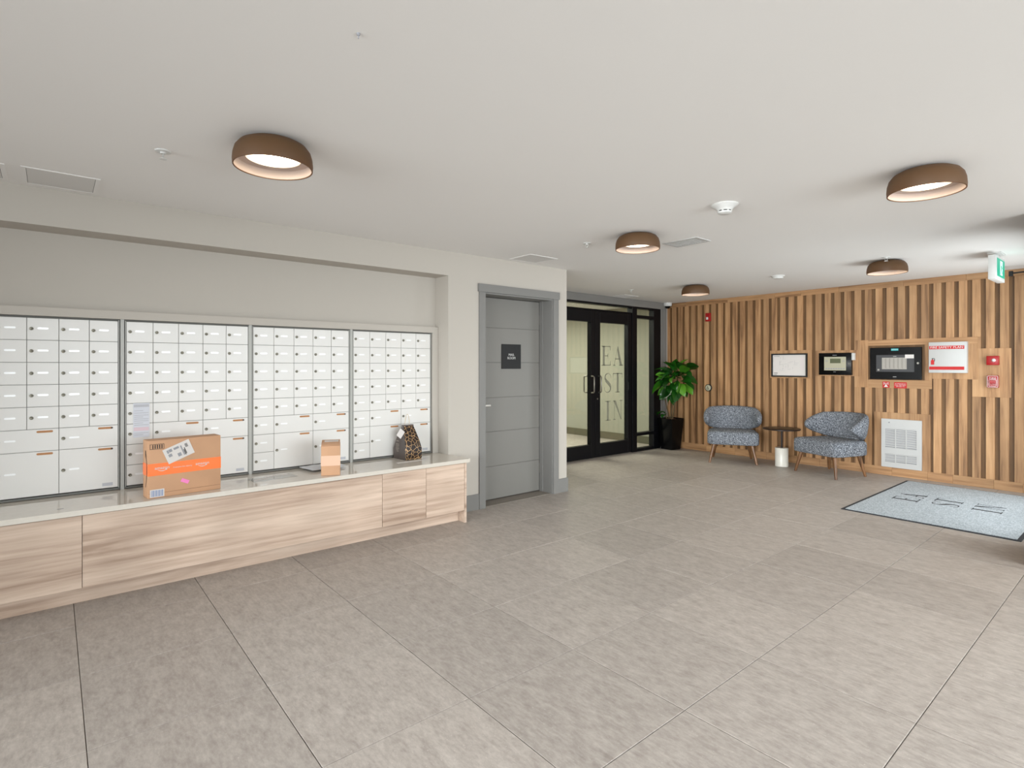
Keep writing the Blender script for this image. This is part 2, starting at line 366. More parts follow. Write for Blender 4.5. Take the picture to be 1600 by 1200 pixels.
# ================================================================== SETTING
# floor: grout bed with every tile its own piece
fl = box('floor', (-10.2, -3.3, -.12), (2.62, 8.2, -.006), 'grout'); setp(fl, 'large beige-grey square porcelain tile floor of the lobby', 'floor', 'structure')
def tile_parts():
    p = .61; g = .0016; cache = {}
    areas = [(-5.56, XW+.0, 4.30, YW+.03), (XW-.26, 2.45, -3.2, 4.30), (XW, 2.45, 4.30, 5.1), (XW, XE, 5.1, YW+.03), (-10.1, -5.56, 4.0, 7.95)]
    def inside(x, y):
        if x < XG: return 4.0 < y < 7.96 and x > -10.1
        if y > 5.1: return x < XE+.02 and y < YW+.02
        if y > 4.30: return x < 2.45
        return x > XR+.1 and x < 2.45 and y > -3.2
    n = 0
    for i in range(-17, 5):
        for j in range(-6, 14):
            x0, y0 = -.0245+i*p, .094+j*p; x1, y1 = x0+p, y0+p
            x0c, x1c, y0c, y1c = x0, x1, y0, y1
            ins = [inside(x0+a*p, y0+b*p) for a in (.04, .5, .96) for b in (.04, .5, .96)]
            if not any(ins) and not (4.8 < y0 < 5.0 and x0 > XE-.1 and x0 < 2.4): continue
            # cut at the room edge
            x1c = min(x1c, 2.44); y0c = max(y0c, -3.19); y1c = min(y1c, YW+.01 if x1 > XG-.3 else 7.95); x0c = max(x0c, -10.1)
            if 5.0 < y0 < 7.97 and x0 > -1.3: x1c = min(x1c, XE+.01)
            if 4.8 < y0 < 5.0 and x0 > XE: y1c = min(y1c, 5.11)
            if x1c-x0c < .03 or y1c-y0c < .03: continue
            w, d = round(x1c-x0c-2*g, 4), round(y1c-y0c-2*g, 4)
            if (w, d) not in cache:
                bm = bmesh.new(); bm_box(bm, (-w/2, -d/2, -.006), (w/2, d/2, .0), 0)
                top = [e for e in bm.edges if all(v.co.z > -.001 for v in e.verts)]
                bmesh.ops.bevel(bm, geom=top, offset=.0012, segments=1, affect='EDGES')
                me = bm_mesh(bm, 'tile'); me.materials.append(M['tile']); cache[(w, d)] = me
            o = link('tile', cache[(w, d)], None, fl)
            o.location = ((x0c+x1c)/2+3.79, (y0c+y1c)/2-2.45, random.uniform(.0625, .0630)); n += 1
    return n
nt_ = tile_parts()
fl_c = fl.location
for ch in fl.children: ch.location = (ch.location.x-3.79-fl_c.x, ch.location.y+2.45-fl_c.y, ch.location.z-fl_c.z-.063)

ce = box('ceiling', (-10.2, -3.3, ZC), (2.62, 8.2, ZC+.12), 'ceiling'); setp(ce, 'smooth pale painted drywall ceiling', 'ceiling', 'structure')
# left wall: solid with the mailbox recess cut in and the mail room doorway
wl = empty('wall_left', (XW, 0, 0), kind='structure', label='cream painted wall with the long mailbox recess and the mail room doorway', cat='wall')
def wpart(name, lo, hi, m='wall', parent=None):
    parent = parent or wl; L_ = parent.location
    return box(name, [lo[i]-L_[i] for i in range(3)], [hi[i]-L_[i] for i in range(3)], m, parent)
YR0, YR1 = -.62, 2.767
wpart('wall_panel', (-4.75, -3.3, 0), (XW, YR0, ZC))
wpart('soffit', (-4.75, YR0, 2.182), (XW, YR1, ZC))
wpart('recess_back', (-4.75, YR0, 0), (XR, YR1, 2.182))
wpart('wall_panel', (-4.75, YR1, 0), (XW, 3.178, ZC))
wpart('wall_panel', (-4.75, 3.178, 2.064), (XW, 4.086, ZC))
wpart('wall_panel', (-5.62, 4.086, 0), (XW, 4.292, ZC))
wpart('wall_panel', (-4.75, 3.178, 0), (-4.52, 4.086, 2.064))
# baseboards
bl = empty('baseboard_left', (XW, 0, 0), kind='structure', label='grey baseboard along the cream wall either side of the mail room door', cat='baseboard')
for lo, hi in (((XW, 2.775, 0), (XW+.012, 3.107, .147)), ((XW, 4.158, 0), (XW+.012, 4.304, .147)), ((-5.5, 4.292, 0), (XW, 4.304, .147)), ((XW, -3.3, 0), (XW+.012, -.64, .147))):
    wpart('board', lo, hi, 'grey', bl)
# door trim
tr = empty('trim_1', (XW, 3.63, 0), kind='structure', label='grey flat casing around the mail room doorway', cat='door casing')
wpart('jamb_casing', (XW, 3.109, 0), (XW+.016, 3.181, 2.064), 'grey', tr)
wpart('jamb_casing', (XW, 4.084, 0), (XW+.016, 4.156, 2.064), 'grey', tr)
wpart('head_casing', (XW, 3.098, 2.064), (XW+.024, 4.168, 2.140), 'grey', tr)
wpart('jamb', (-4.52, 3.178, 0), (XW, 3.192, 2.064), 'grey', tr)
wpart('jamb', (-4.52, 4.072, 0), (XW, 4.086, 2.064), 'grey', tr)
wpart('head_jamb', (-4.52, 3.192, 2.05), (XW, 4.072, 2.064), 'grey', tr)
wpart('door_stop', (-4.415, 4.060, 0), (-4.37, 4.072, 2.05), 'grey', tr)
wpart('door_stop', (-4.415, 3.192, 0), (-4.37, 3.204, 2.05), 'grey', tr)
wpart('threshold', (-4.52, 3.192, -.004), (XW-.02, 4.072, .004), 'grout', tr)
# mail room door
d1 = empty('door_1', (-4.42, 3.632, 0), kind='structure', label='grey mail room door with horizontal grooves and chrome lever', cat='door')
wpart('door_leaf', (-4.465, 3.206, .012), (-4.424, 4.058, 2.046), 'greydoor', d1)
zs = [.012, .345, .694, 1.038, 1.393, 1.744, 2.046]
for a, b in zip(zs, zs[1:]):
    box('door_plank', (-4.424+4.42, 3.206-3.632, a+.002), (-4.416+4.42, 4.058-3.632, b-.002), 'greydoor', d1, bev=.0015)
lv = link('lever_handle', tube_mesh('lever_handle', [(0, 0, 0), (.045, 0, 0), (.052, .012, 0), (.052, .11, .0)], .0115, 10), 'lever', d1, (.004, -.392, .965))
link('rose', lathe_mesh('rose', [(0, .008), (.024, .008), (.026, 0), (0, 0)], 20), 'lever', lv, (0, 0, 0), Euler((0, R(90), 0)))
link('keyhole', lathe_mesh('keyhole', [(0, .008), (.016, .008), (.017, 0), (0, 0)], 16), 'steel', d1, (.004, -.372, 1.06), Euler((0, R(90), 0)))
for z in (.25, 1.05, 1.85):
    box('hinge', (.0, .424, z-.05), (.008, .436, z+.05), 'steel', d1)
# wall above alcove junction (between pillar end and vestibule glass)
# glazed vestibule front
w1 = empty('window_1', (XG, 6.4, 0), kind='structure', label='black aluminium glazed screen with transom and side lights around the double doors', cat='glazed screen')
def g(name, y0, z0, y1, z1, m='black', x0=-.05, x1=.05, par=None, bev=.002):
    par = par or w1; ly = par.location.y
    return box(name, (x0, y0-ly, z0), (x1, y1-ly, z1), m, par, bev=bev if m in ('black', 'grey') else 0)
g('frame_head', 4.31, 2.262, 7.73, 2.288)
g('mullion', 6.985, 0, 7.10, 2.262, x1=.055)
g('jamb', 7.545, 0, 7.73, 2.262)
g('mullion', 5.16, 0, 5.275, 2.262, x1=.055)
g('transom_bar', 5.275, 2.172, 6.985, 2.19)
g('transom_bar', 7.10, 2.112, 7.545, 2.160)
g('side_rail', 7.10, .245, 7.545, .290)
g('side_sill', 7.10, 0, 7.545, .045)
g('side_rail', 4.42, .245, 5.16, .290)
g('side_sill', 4.42, 0, 5.16, .045)
g('transom_bar', 4.42, 2.112, 5.16, 2.160)
g('jamb', 4.31, 0, 4.42, 2.262)
for y0, z0, y1, z1 in ((5.275, 2.19, 6.985, 2.262), (7.10, 2.16, 7.545, 2.262), (7.10, .29, 7.545, 2.112), (7.10, .045, 7.545, .245),
                       (4.42, 2.16, 5.16, 2.262), (4.42, .29, 5.16, 2.112), (4.42, .045, 5.16, .245)):
    g('pane', y0, z0, y1, z1, 'glass', -.004, .004)
t2 = empty('trim_2', (XG, 6.4, 0), kind='structure', label='grey painted header and jamb around the black glazed screen', cat='trim')
g('header', 4.31, 2.288, 7.875, 2.398, 'grey', -.08, .065, t2)
g('jamb_trim', 7.73, 0, 7.80, 2.288, 'grey', -.08, .055, t2)
g('jamb_trim', 7.80, 0, 7.875, 2.288, 'grey', -.08, .065, t2)
wc = box('wall_corner', (XG-.1, 7.875, 0), (XG+.015, YW+.06, ZC), 'wall'); setp(wc, 'narrow cream strip of wall between grey jamb and wood panelling', 'wall', 'structure')

def serif_letter(ch):
    """didone style letter polygons in a 1 x 1 box (x right, z up)"""
    T, t = .2, .045
    if ch == 'E': return [rect(.12, 0, .12+T, 1), rect(0, 0, .9, t), rect(0, 1-t, .88, 1), rect(.12+T, .5-t/2, .66, .5+t/2), [(.86, 0), (.93, 0), (.93, .24), (.90, .24)], [(.84, 1), (.90, 1), (.90, .78), (.87, .78)], rect(.63, .38, .66, .62)]
    if ch == 'A': return [[(.5, 1), (.56, 1), (.98, 0), (.74, 0), (.43, .82)], [(.43, .82), (.47, .86), (.14, 0), (.09, 0)], rect(.22, .32, .70, .32+t), rect(0, 0, .26, t*.8), rect(.64, 0, 1.08, t*.8)]
    if ch == 'T': return [rect(.4, 0, .4+T, 1), rect(0, 1-t, 1, 1), rect(.25, 0, .75, t*.8), [(0, 1), (.05, 1), (.02, .74), (0, .74)], [(1, 1), (.95, 1), (.98, .74), (1, .74)]]
    if ch == 'I': return [rect(.4, 0, .4+T, 1), rect(.22, 0, .78, t*.8), rect(.22, 1-t*.8, .78, 1)]
    if ch == 'N': return [rect(.12, 0, .12+t, 1), rect(.84, 0, .84+t, 1), [(.06, 1), (.30, 1), (.90, .02), (.84, 0)], rect(0, 0, .28, t*.8), rect(.7, 1-t*.8, 1.02, 1), rect(0, 1-t*.8, .2, 1)]
    if ch == 'S':
        pts = [(.82, .74), (.78, .9), (.62, .975), (.45, .98), (.28, .93), (.2, .8), (.25, .66), (.45, .54), (.62, .45), (.76, .34), (.8, .2), (.7, .07), (.5, .02), (.32, .03), (.17, .12), (.13, .28)]
        wd = [.03, .03, .03, .04, .07, .11, .15, .18, .19, .17, .12, .08, .04, .03, .03, .03]
        out = []
        for k in range(len(pts)-1):
            (x0, y0), (x1, y1) = pts[k], pts[k+1]; dx, dy = x1-x0, y1-y0; l = math.hypot(dx, dy); nx, ny = -dy/l/2, dx/l/2
            out.append([(x0+nx*wd[k], y0+ny*wd[k]), (x1+nx*wd[k+1], y1+ny*wd[k+1]), (x1-nx*wd[k+1], y1-ny*wd[k+1]), (x0-nx*wd[k], y0-ny*wd[k])])
        return out
def letter_mesh(ch, w, h, t=.001):
    return poly_mesh('letter', [[(x*w, z*h) for x, z in pl] for pl in serif_letter(ch)], t)
def leaf_door(n, y0, y1, label):
    d = empty('door_%d' % n, (XG+.0, (y0+y1)/2, 0), kind='structure', label=label, cat='door')
    gg = lambda nm, a, z0, b, z1, m='black', x0=-.03, x1=.045: g(nm, a, z0, b, z1, m, x0, x1, d)
    s0 = y0+.004; s1 = y1-.004
    gg('stile', s0, .01, y0+.108, 2.168); gg('stile', y1-.095, .01, s1, 2.168)
    gg('top_rail', y0+.108, 2.0, y1-.095, 2.168); gg('bottom_rail', y0+.108, .01, y1-.095, .203)
    gg('pane', y0+.108, .203, y1-.095, 2.0, 'glass', -.004, .004)
    return d
d2 = leaf_door(2, 5.28, 6.132, 'left leaf of the black framed glass double doors')
d3 = leaf_door(3, 6.132, 6.98, 'right leaf of the black glass double doors etched EAST IN')
def pull(parent, y, sx=1):
    pts = [(.045*sx, 0, -.12), (.085*sx, 0, -.12), (.10*sx, 0, -.105), (.10*sx, 0, .105), (.085*sx, 0, .12), (.045*sx, 0, .12)]
    return link('pull_handle', tube_mesh('pull_handle', [Vector(p) for p in pts], .010, 10), 'steel', parent, (0, y-parent.location.y, 1.085))
pull(d2, 6.045); pull(d3, 6.20); pull(d2, 6.045, -1); pull(d3, 6.20, -1)
link('keyhole', lathe_mesh('keyhole', [(0, .006), (.012, .006), (.013, 0), (0, 0)], 14), 'steel', d3, (.046, 6.175-d3.location.y, .87), Euler((0, R(90), 0)))
box('deadlock', (.04, .33, .98), (.052, .345, 1.10), 'blackmatte', d3)
for ch, y, z in (('E', 6.315, 1.36), ('A', 6.575, 1.36), ('S', 6.345, .95), ('T', 6.575, .95), ('I', 6.345, .53), ('N', 6.575, .53)):
    link('letter', letter_mesh(ch, .22, .295, .0006), 'frost', d3, (.0055, y-d3.location.y, z), PX)
# vestibule beyond the glass
wv = empty('wall_vestibule', (-7.8, 7.93, 0), kind='structure', label='pale green-grey corridor wall seen through the glass doors', cat='wall')
wpart('wall_panel', (-10.2, 7.93, 0), (XG-.1, 8.05, ZC), 'greygreen', wv); wpart('wall_panel', (-10.2, 3.9, 0), (-10.08, 7.93, ZC), 'greygreen', wv)
wpart('wall_panel', (-10.2, 3.9, 0), (-5.62, 4.0, ZC), 'greygreen', wv)
wpart('skirting', (-10.08, 7.915, 0), (XG-.1, 7.93, .13), 'basedark', wv); wpart('skirting', (-10.08, 4.0, 0), (-10.065, 7.915, .13), 'basedark', wv)
# right (street) side: pier and glazed entry door, return wall, long window
wr = empty('wall_right', (XE, 5.1, 0), kind='structure', label='street side wall with dark pier, entry door opening and window openings', cat='wall')
wpart('pier', (XE, 5.1, 0), (XE+.12, 5.72, ZC), 'blackmatte', wr)
wpart('wall_panel', (XE, 7.80, 0), (XE+.12, 8.05, ZC), 'wall', wr)
wpart('wall_panel', (XE+.12, 5.1, 0), (2.6, 5.2, ZC), 'wall', wr)
wpart('wall_panel', (2.45, -3.3, 0), (2.6, 5.1, .12), 'wall', wr); wpart('wall_panel', (2.45, -3.3, 2.25), (2.6, 5.1, ZC), 'wall', wr)
wpart('wall_panel', (2.45, -3.3, .12), (2.6, -2.9, 2.25), 'wall', wr); wpart('wall_panel', (2.45, 4.9, .12), (2.6, 5.1, 2.25), 'wall', wr)
wpart('lintel', (XE, 5.72, 2.30), (XE+.12, 7.80, ZC), 'blackmatte', wr)
w2 = empty('window_2', (2.5, 1.0, 0), kind='structure', label='long black framed street window of the lobby', cat='window')
ys = [-2.9, -1.6, -.3, 1.0, 2.3, 3.6, 4.9]
for y in ys: wpart('mullion', (2.46, y-.03, .12), (2.56, y+.03, 2.25), 'black', w2)
wpart('frame_bar', (2.46, -2.9, .12), (2.56, 4.9, .18), 'black', w2); wpart('frame_bar', (2.46, -2.9, 2.19), (2.56, 4.9, 2.25), 'black', w2)
for a, b in zip(ys, ys[1:]): wpart('pane', (2.505, a+.03, .18), (2.511, b-.03, 2.19), 'glassclear', w2)
d4 = empty('door_4', (XE+.06, 6.76, 0), kind='structure', label='black framed glass entry doors beside the grey mat', cat='door')
for a, b in ((5.72, 5.79), (6.71, 6.81), (7.73, 7.80)): wpart('stile', (XE+.03, a, 0), (XE+.09, b, 2.30), 'black', d4)
wpart('rail', (XE+.03, 5.79, 0), (XE+.09, 7.73, .12), 'black', d4); wpart('rail', (XE+.03, 5.79, 2.2), (XE+.09, 7.73, 2.3), 'black', d4)
wpart('pane', (XE+.057, 5.79, .12), (XE+.063, 6.71, 2.2), 'glassclear', d4); wpart('pane', (XE+.057, 6.81, .12), (XE+.063, 7.73, 2.2), 'glassclear', d4)
wf = empty('wall_front', (-1, -3.2, 0), kind='structure', label='wall behind the camera with a wide window', cat='wall')
wpart('wall_panel', (-4.75, -3.3, 0), (2.6, -3.2, .12), 'wall', wf); wpart('wall_panel', (-4.75, -3.3, 2.25), (2.6, -3.2, ZC), 'wall', wf)
wpart('wall_panel', (-4.75, -3.3, .12), (-4.0, -3.2, 2.25), 'wall', wf); wpart('wall_panel', (2.0, -3.3, .12), (2.6, -3.2, 2.25), 'wall', wf)
w3 = empty('window_3', (-1, -3.25, 0), kind='structure', label='wide window behind the camera', cat='window')
for x in (-4.0, -2.0, 0, 2.0): wpart('mullion', (x-.03, -3.28, .12), (x+.03, -3.22, 2.25), 'black', w3)
for a, b in ((-4, -2), (-2, 0), (0, 2)): wpart('pane', (a+.03, -3.253, .12), (b-.03, -3.247, 2.25), 'glassclear', w3)

# ------------------------------------------------------------------ slatted oak wall
wb = empty('wall_back', (-3.0, YW, 0), kind='structure', label='oak slatted feature wall with vertical grooves', cat='wall')
def wbp(name, x0, z0, x1, z1, m='wood', y0=0.0, y1=.022, bev=.0012):
    return box(name, (x0+3.0, y0, z0), (x1+3.0, y1, z1), m, wb, bev=bev)
wbp('backing', XG-.06, 0, XE+.3, ZC, 'woodback_shaded', .022, .10, 0)
boards = [(-3.754, 1.183, -3.21, 1.575), (-3.079, 1.223, -2.616, 1.561),
          (-2.594, 1.083, -2.504, 1.685), (-2.504, 1.611, -1.423, 1.685), (-2.504, 1.083, -1.842, 1.184), (-1.914, 1.184, -1.842, 1.611), (-1.842, 1.205, -1.423, 1.611),
          (-1.415, 1.012, -1.141, 1.553), (-2.436, .104, -1.855, .781)]
hole = (-2.504, 1.184, -1.914, 1.611)
for k, (x0, z0, x1, z1) in enumerate(boards): wbp('device_board', x0, z0, x1, z1, 'wood' if k in (0, 1, 2, 5, 6, 7, 8) else 'woodh')
# rails in lengths
def rail(z0, z1, seed):
    rnd = random.Random(seed); x = XG+.015
    while x < XE+.02:
        w = rnd.choice((.24, .36, .48, .6, .72)); x2 = min(x+w, XE+.02)
        if XE+.02-x2 < .1: x2 = XE+.02
        wbp('rail_board', x+.0006, z0, x2-.0006, z1, 'woodh'); x = x2
rail(2.327, ZC-.001, 3); rail(.0, .104, 5)
rk = [-5.395+.1189*k for k in range(-1, 41)]
for k in range(len(rk)-1):
    x0, x1 = rk[k], rk[k+1]-.044
    if k == 0: x0 = XG+.015
    if x0 > XE: break
    x1 = min(x1, XE+.02)
    cuts = [b for b in boards+[hole] if b[0] < x1-.001 and b[2] > x0+.001]
    zz = sorted({.104, 2.327} | {min(max(z, .104), 2.327) for b in cuts for z in (b[1], b[3])})
    runs = []
    for a, b in zip(zz, zz[1:]):
        zm = (a+b)/2; iv = [(x0, x1)]
        for c in cuts:
            if c[1] < zm < c[3]:
                nv = []
                for p0, p1 in iv:
                    if c[2] <= p0 or c[0] >= p1: nv.append((p0, p1)); continue
                    if c[0] > p0+.006: nv.append((p0, c[0]))
                    if c[2] < p1-.006: nv.append((c[2], p1))
                iv = nv
        for q in iv:
            if runs and runs[-1][0] == q and abs(runs[-1][2]-a) < 1e-6: runs[-1][2] = b
            else: runs.append([q, a, b])
    for (p0, p1), a, b in runs:
        if p1-p0 > .008 and b-a > .01: wbp('slat', p0, a, p1, b)

# ================================================================== MAILBOXES
dW, dH = .1496, .1353; ZT = 1.653
lock_me = lathe_mesh('lock', [(0, .004), (.004, .004), (.0065, .006), (.0095, .006), (.0105, .004), (.0105, 0)], 14)
lock_me.materials.append(M['lock'])
slit_me = None
def rounded(w, h, t, n=5):
    bm = bmesh.new(); pts = []
    r = h/2
    for cx, a0 in ((w/2-r, -90), (-w/2+r, 90)):
        for k in range(n+1): a = R(a0+180*k/n); pts.append((cx+r*math.cos(a), r*math.sin(a)))
    a = [bm.verts.new((0, y, z)) for y, z in pts]; b = [bm.verts.new((t, y, z)) for y, z in pts]
    bm.faces.new(a); bm.faces.new(b[::-1]); m_ = len(pts)
    for k in range(m_): bm.faces.new((a[k], b[k], b[(k+1) % m_], a[(k+1) % m_]))
    return bm_mesh(bm, 'name_tag')
tag_me = rounded(.052, .0115, .0018); tag_me.materials.append(M['tag'])
slot_me = rounded(.078, .013, .0012); slot_me.materials.append(M['slot'])
slotend_me = rounded(.013, .011, .0016); slotend_me.materials.append(M['slotend'])
door_cache = {}
def door_me(w, h):
    if (w, h) not in door_cache:
        bm = bmesh.new(); bm_box(bm, (0, 0, 0), (.012, w-.0028, h-.0028), .0015)
        me = bm_mesh(bm, 'mailbox_door'); me.materials.append(M['mailbox']); door_cache[(w, h)] = me
    return door_cache[(w, h)]
def mailbox_unit(y0, label):
    u = empty('mailbox_unit', (XM, y0, 0), label=label, cat='mailboxes', group='mailbox units in the recess')
    w = 5*dW; zb = ZT-8*dH
    box('cabinet_body', (-.03, .0, zb), (-.0075, w, ZT), 'seam', u)
    box('frame_stile', (-.03, -.008, zb-.008), (.002, -.0048, ZT+.004), 'aludark', u); box('frame_lip', (-.03, -.0048, zb-.008), (.004, -.0012, ZT+.004), 'alu', u); box('frame_lip', (-.03, w+.0012, zb-.008), (.004, w+.0048, ZT+.004), 'alu', u); box('frame_stile', (-.03, w+.0048, zb-.008), (.002, w+.009, ZT+.004), 'aludark', u)
    box('frame_rail', (-.03, -.010, ZT+.0045), (.002, w+.010, ZT+.0085), 'aludark', u); box('frame_rail', (-.03, -.010, zb-.013), (.004, w+.010, zb-.004), 'aludark', u)
    cells = [(0, r, 1, 1) for r in range(8)]+[(c, r, 1, 1) for c in (1, 2, 3, 4) for r in range(5)]+[(c, 5, 2, 1) for c in (1, 3)]+[(c, 6, 2, 2) for c in (1, 3)]
    for (c, r, cw, rh) in cells:
        W_, H_ = cw*dW, rh*dH
        d = link('mailbox_door', door_me(W_, H_), None, u, (-.011, c*dW+.0014, ZT-r*dH-H_+.0014))
        zc = H_*.5 if rh == 1 else H_*.52
        link('lock', lock_me, None, d, (.012, .020, zc), Euler((0, R(90), 0)))
        link('name_tag', tag_me, None, d, (.012, .073, zc+.003))
        if cw == 2:
            s = link('mail_slot', slot_me, None, d, (.012, W_-.068, H_-.018))
            if c == 3: link('slot_end', slotend_me, None, d, (.012, W_-.035, H_-.018))
        if rh == 2 and c == 3: box('maker_plate', (.012, W_-.085, .014), (.0128, W_-.03, .034), 'palegrey', d)
    return u
for y0, lb in ((.331-5*dW, 'leftmost white mailbox unit, cut off by the left edge, with brass-coloured mail slots'),
               (.374, 'second white mailbox unit from the left, behind the large cardboard box'),
               (1.156, 'third white mailbox unit from the left, behind the small cardboard box'),
               (1.943, 'rightmost white mailbox unit, behind the patterned gift bag')):
    mailbox_unit(y0, lb)
bt = empty('trim_3', (XM, 0, 0), kind='structure', label='flat pale border trim framing the mailbox units in the recess', cat='trim')
wpart('top_board', (XR, YR0+.002, ZT+.012), (XM+.022, 2.765, 1.718), 'wall', bt)
wpart('side_board', (XR, 2.706, .552), (XM+.022, 2.765, ZT+.012), 'wall', bt)
wpart('side_board', (XR, YR0+.002, .552), (XM+.022, -.43, ZT+.012), 'wall', bt)
for y in (.3405, 1.1235, 1.9115):
    wpart('divider', (XR, y+.0025, .552), (XM+.006, y+.0225, ZT+.012), 'alu', bt)
# notice on the second unit
no = empty('notice_sheet', (XM+.0025, .4575, 0), label='printed white notice taped on the left column of the second mailbox unit', cat='notice')
box('sheet', (0, -.0455, .885), (.0012, .0455, 1.112), 'palesheet', no)
boxes('printed_lines', [((.0012, -.04, z), (.0016, .04 if k % 3 else .01, z+.004)) for k, z in enumerate([.90, .912, .965, .978, .992, 1.005, 1.018, 1.03, 1.045, 1.06])], 'palegrey', no)
box('printed_band', (.0012, -.042, .928), (.0016, .042, .952), 'pinkpale', no); box('printed_heading', (.0012, -.042, 1.086), (.0016, .042, 1.104), 'palegrey', no)

# ================================================================== CABINET AND COUNTER
XF = -3.945
cb = empty('cabinet', (XF, 1.0, 0), label='long low pale oak cabinet below the mailboxes', cat='cabinet')
wpart('carcass', (-4.43, -.60, .10), (XF-.02, 2.745, .520), 'cab', cb)
wpart('plinth', (-4.43, -.60, 0), (XF-.095, 2.745, .10), 'cab', cb)
wpart('end_panel', (-4.225, 2.748, 0), (XF+.001, 2.768, .520), 'cab', cb)
wpart('end_panel', (-4.225, -.615, 0), (XF+.001, -.598, .520), 'cab', cb)
for a, b in ((-.595, .130), (.130, 1.972), (1.972, 2.365), (2.365, 2.747)):
    box('door_front', (-.019, a+.0015-1.0, .108), (0, b-.0015-1.0, .517), 'cab', cb, bev=.001)
ct = empty('countertop', (-4.2, 1.0, .53), label='pale polished quartz countertop under the mailboxes', cat='countertop')
wpart('slab', (-4.43, -.612, .522), (-3.93, 2.764, .552), 'quartz', ct)
wpart('slab_end', (-4.230, 2.764, .522), (-3.93, 2.795, .552), 'quartz', ct)

# ---- things on the counter
ZK = .5525
def decal(parent, name, polys, m, loc, rot=PX, t=.0006):
    return link(name, poly_mesh(name, polys, t), m, parent, loc, rot)
bb = empty('cardboard_box', (-3.985, .446, ZK), R(6), label='large flat cardboard parcel with orange tape standing on the counter', cat='box')
# local: +Y along the wide face, +X out of the counter; front face at x=0
Wb, Hb, Db = .410, .352, .118
box('carton', (-Db, 0, 0), (0, Wb, Hb), 'kraft', bb, bev=.003, seg=2)
box('flap_seam', (.0, .004, .028), (.0006, Wb-.004, .0305), 'kraftdark', bb)
box('tape', (-Db, -.0008, .137), (.0012, Wb+.0008, .211), 'orange', bb)
tp = bb
text('lettering', 'amazon', .026, 'white', bb, (.0015, .075, .182), FX); text('lettering', 'amazon', .026, 'white', bb, (.0015, .300, .182), FX)
text('lettering', 'frustration free delivery', .011, 'white', bb, (.0015, .187, .176), FX)
def smile(w, d, t):
    out = []; n = 12
    for k in range(n):
        a, b = -1+2*k/n, -1+2*(k+1)/n; f = lambda u: -d*(1-u*u); th = lambda u: t*(1-.6*abs(u))
        out.append([(a*w/2, f(a)), (b*w/2, f(b)), (b*w/2, f(b)-th(b)), (a*w/2, f(a)-th(a))])
    out.append([(w/2-.01*w/.05, .0), (w/2+.03*w, .004), (w/2, -.2*d-.004)])
    return out
decal(bb, 'smile_mark', smile(.05, .007, .004), 'white', (.0014, .075, .172)); decal(bb, 'smile_mark', smile(.05, .007, .004), 'white', (.0014, .300, .172))
sm = decal(bb, 'smile_mark', smile(.22, .028, .010), 'ink', (-.055, -.0012, .175), Euler((0, R(-90), 0)))
decal(bb, 'handling_marks', [rect(0, 0, .075, .002), rect(0, .030, .075, .032), rect(0, 0, .002, .032), rect(.073, 0, .075, .032)]+[rect(.013+.012*k, .004, .018+.012*k, .028) for k in range(5)], 'ink', (.0008, .010, .298))
sl = empty('shipping_label', (.0016, .165, .272)); sl.parent = bb; sl.rotation_euler = (R(27), 0, 0)
sl.rotation_euler = (R(22), 0, 0)
box('label_sheet', (0, -.078, -.048), (.0006, .078, .048), 'paper', sl)
decal(sl, 'label_print', [rect(-.06, .015, -.05, .035), rect(-.048, .018, -.03, .036), rect(-.06, -.01, -.04, .008), rect(-.02, .02, .01, .034), rect(.018, -.034, .026, .03), rect(-.012, -.03, .008, -.008)], 'inkgrey', (.0012, 0, 0))
decal(sl, 'barcode', [rect(.028, -.036, .032, .0), rect(.034, -.03, .038, .01)]+[rect(.044, .008+.006*k, .060, .011+.006*k) for k in range(4)], 'ink', (.0013, 0, 0))
pk = box('pink_sticker', (.0006, -.023, -.011), (.0012, .023, .011), 'pink', bb); pk.location = (.001, .200, .082); pk.rotation_euler = (R(-26), 0, 0)
bs = box('barcode_label', (.0006, .010, .006), (.0013, .086, .053), 'paper', bb)
decal(bb, 'barcode', [rect(.004+.0052*k, .004, .0065+.0052*k+.0012*(k % 3), .042) for k in range(13)], 'inkblue', (.0014, .011, .006))
# small box turned to face the room
sb = empty('small_box', (-3.9845, 1.577, ZK), R(-23), label='small upright cardboard box with tan tape on the counter', cat='box')
bm = bmesh.new()
Ws = .134
vs = [(0, -Ws/2, 0), (0, Ws/2, 0), (-.16, Ws/2, 0), (-.16, -Ws/2, 0), (0, -Ws/2, .222), (0, Ws/2, .222), (-.16, Ws/2, .243), (-.16, -Ws/2, .243), (-.055, -Ws/2-.004, .236), (-.055, Ws/2+.004, .236), (-.08, -Ws/2-.008, .11), (-.08, Ws/2+.008, .11), (-.055, -Ws/2, 0), (-.055, Ws/2, 0)]
bm.free()
box('carton', (-.16, -Ws/2, 0), (0, Ws/2, .223), 'kraft', sb, bev=.003, seg=2)
bm = bmesh.new()   # raised top flap
pts = [(-.001, .224), (-.16, .224), (-.16, .244), (-.05, .240), (-.012, .231)]
a = [bm.verts.new((x, -Ws/2+.002, z)) for x, z in pts]; b = [bm.verts.new((x, Ws/2-.002, z)) for x, z in pts]
bm.faces.new(a); bm.faces.new(b[::-1])
for k in range(5): bm.faces.new((a[k], b[k], b[(k+1) % 5], a[(k+1) % 5]))
link('top_flap', bm_mesh(bm, 'top_flap'), 'kraft', sb)
box('tape', (-.05, -Ws/2-.001, .072), (.0012, Ws/2+.001, .146), 'tape', sb)
box('seam', (0, -Ws/2+.002, .217), (.0008, Ws/2-.002, .2195), 'kraftdark', sb)
tl = box('top_label', (-.15, -.045, .2415), (-.06, .055, .2430), 'paper', sb)
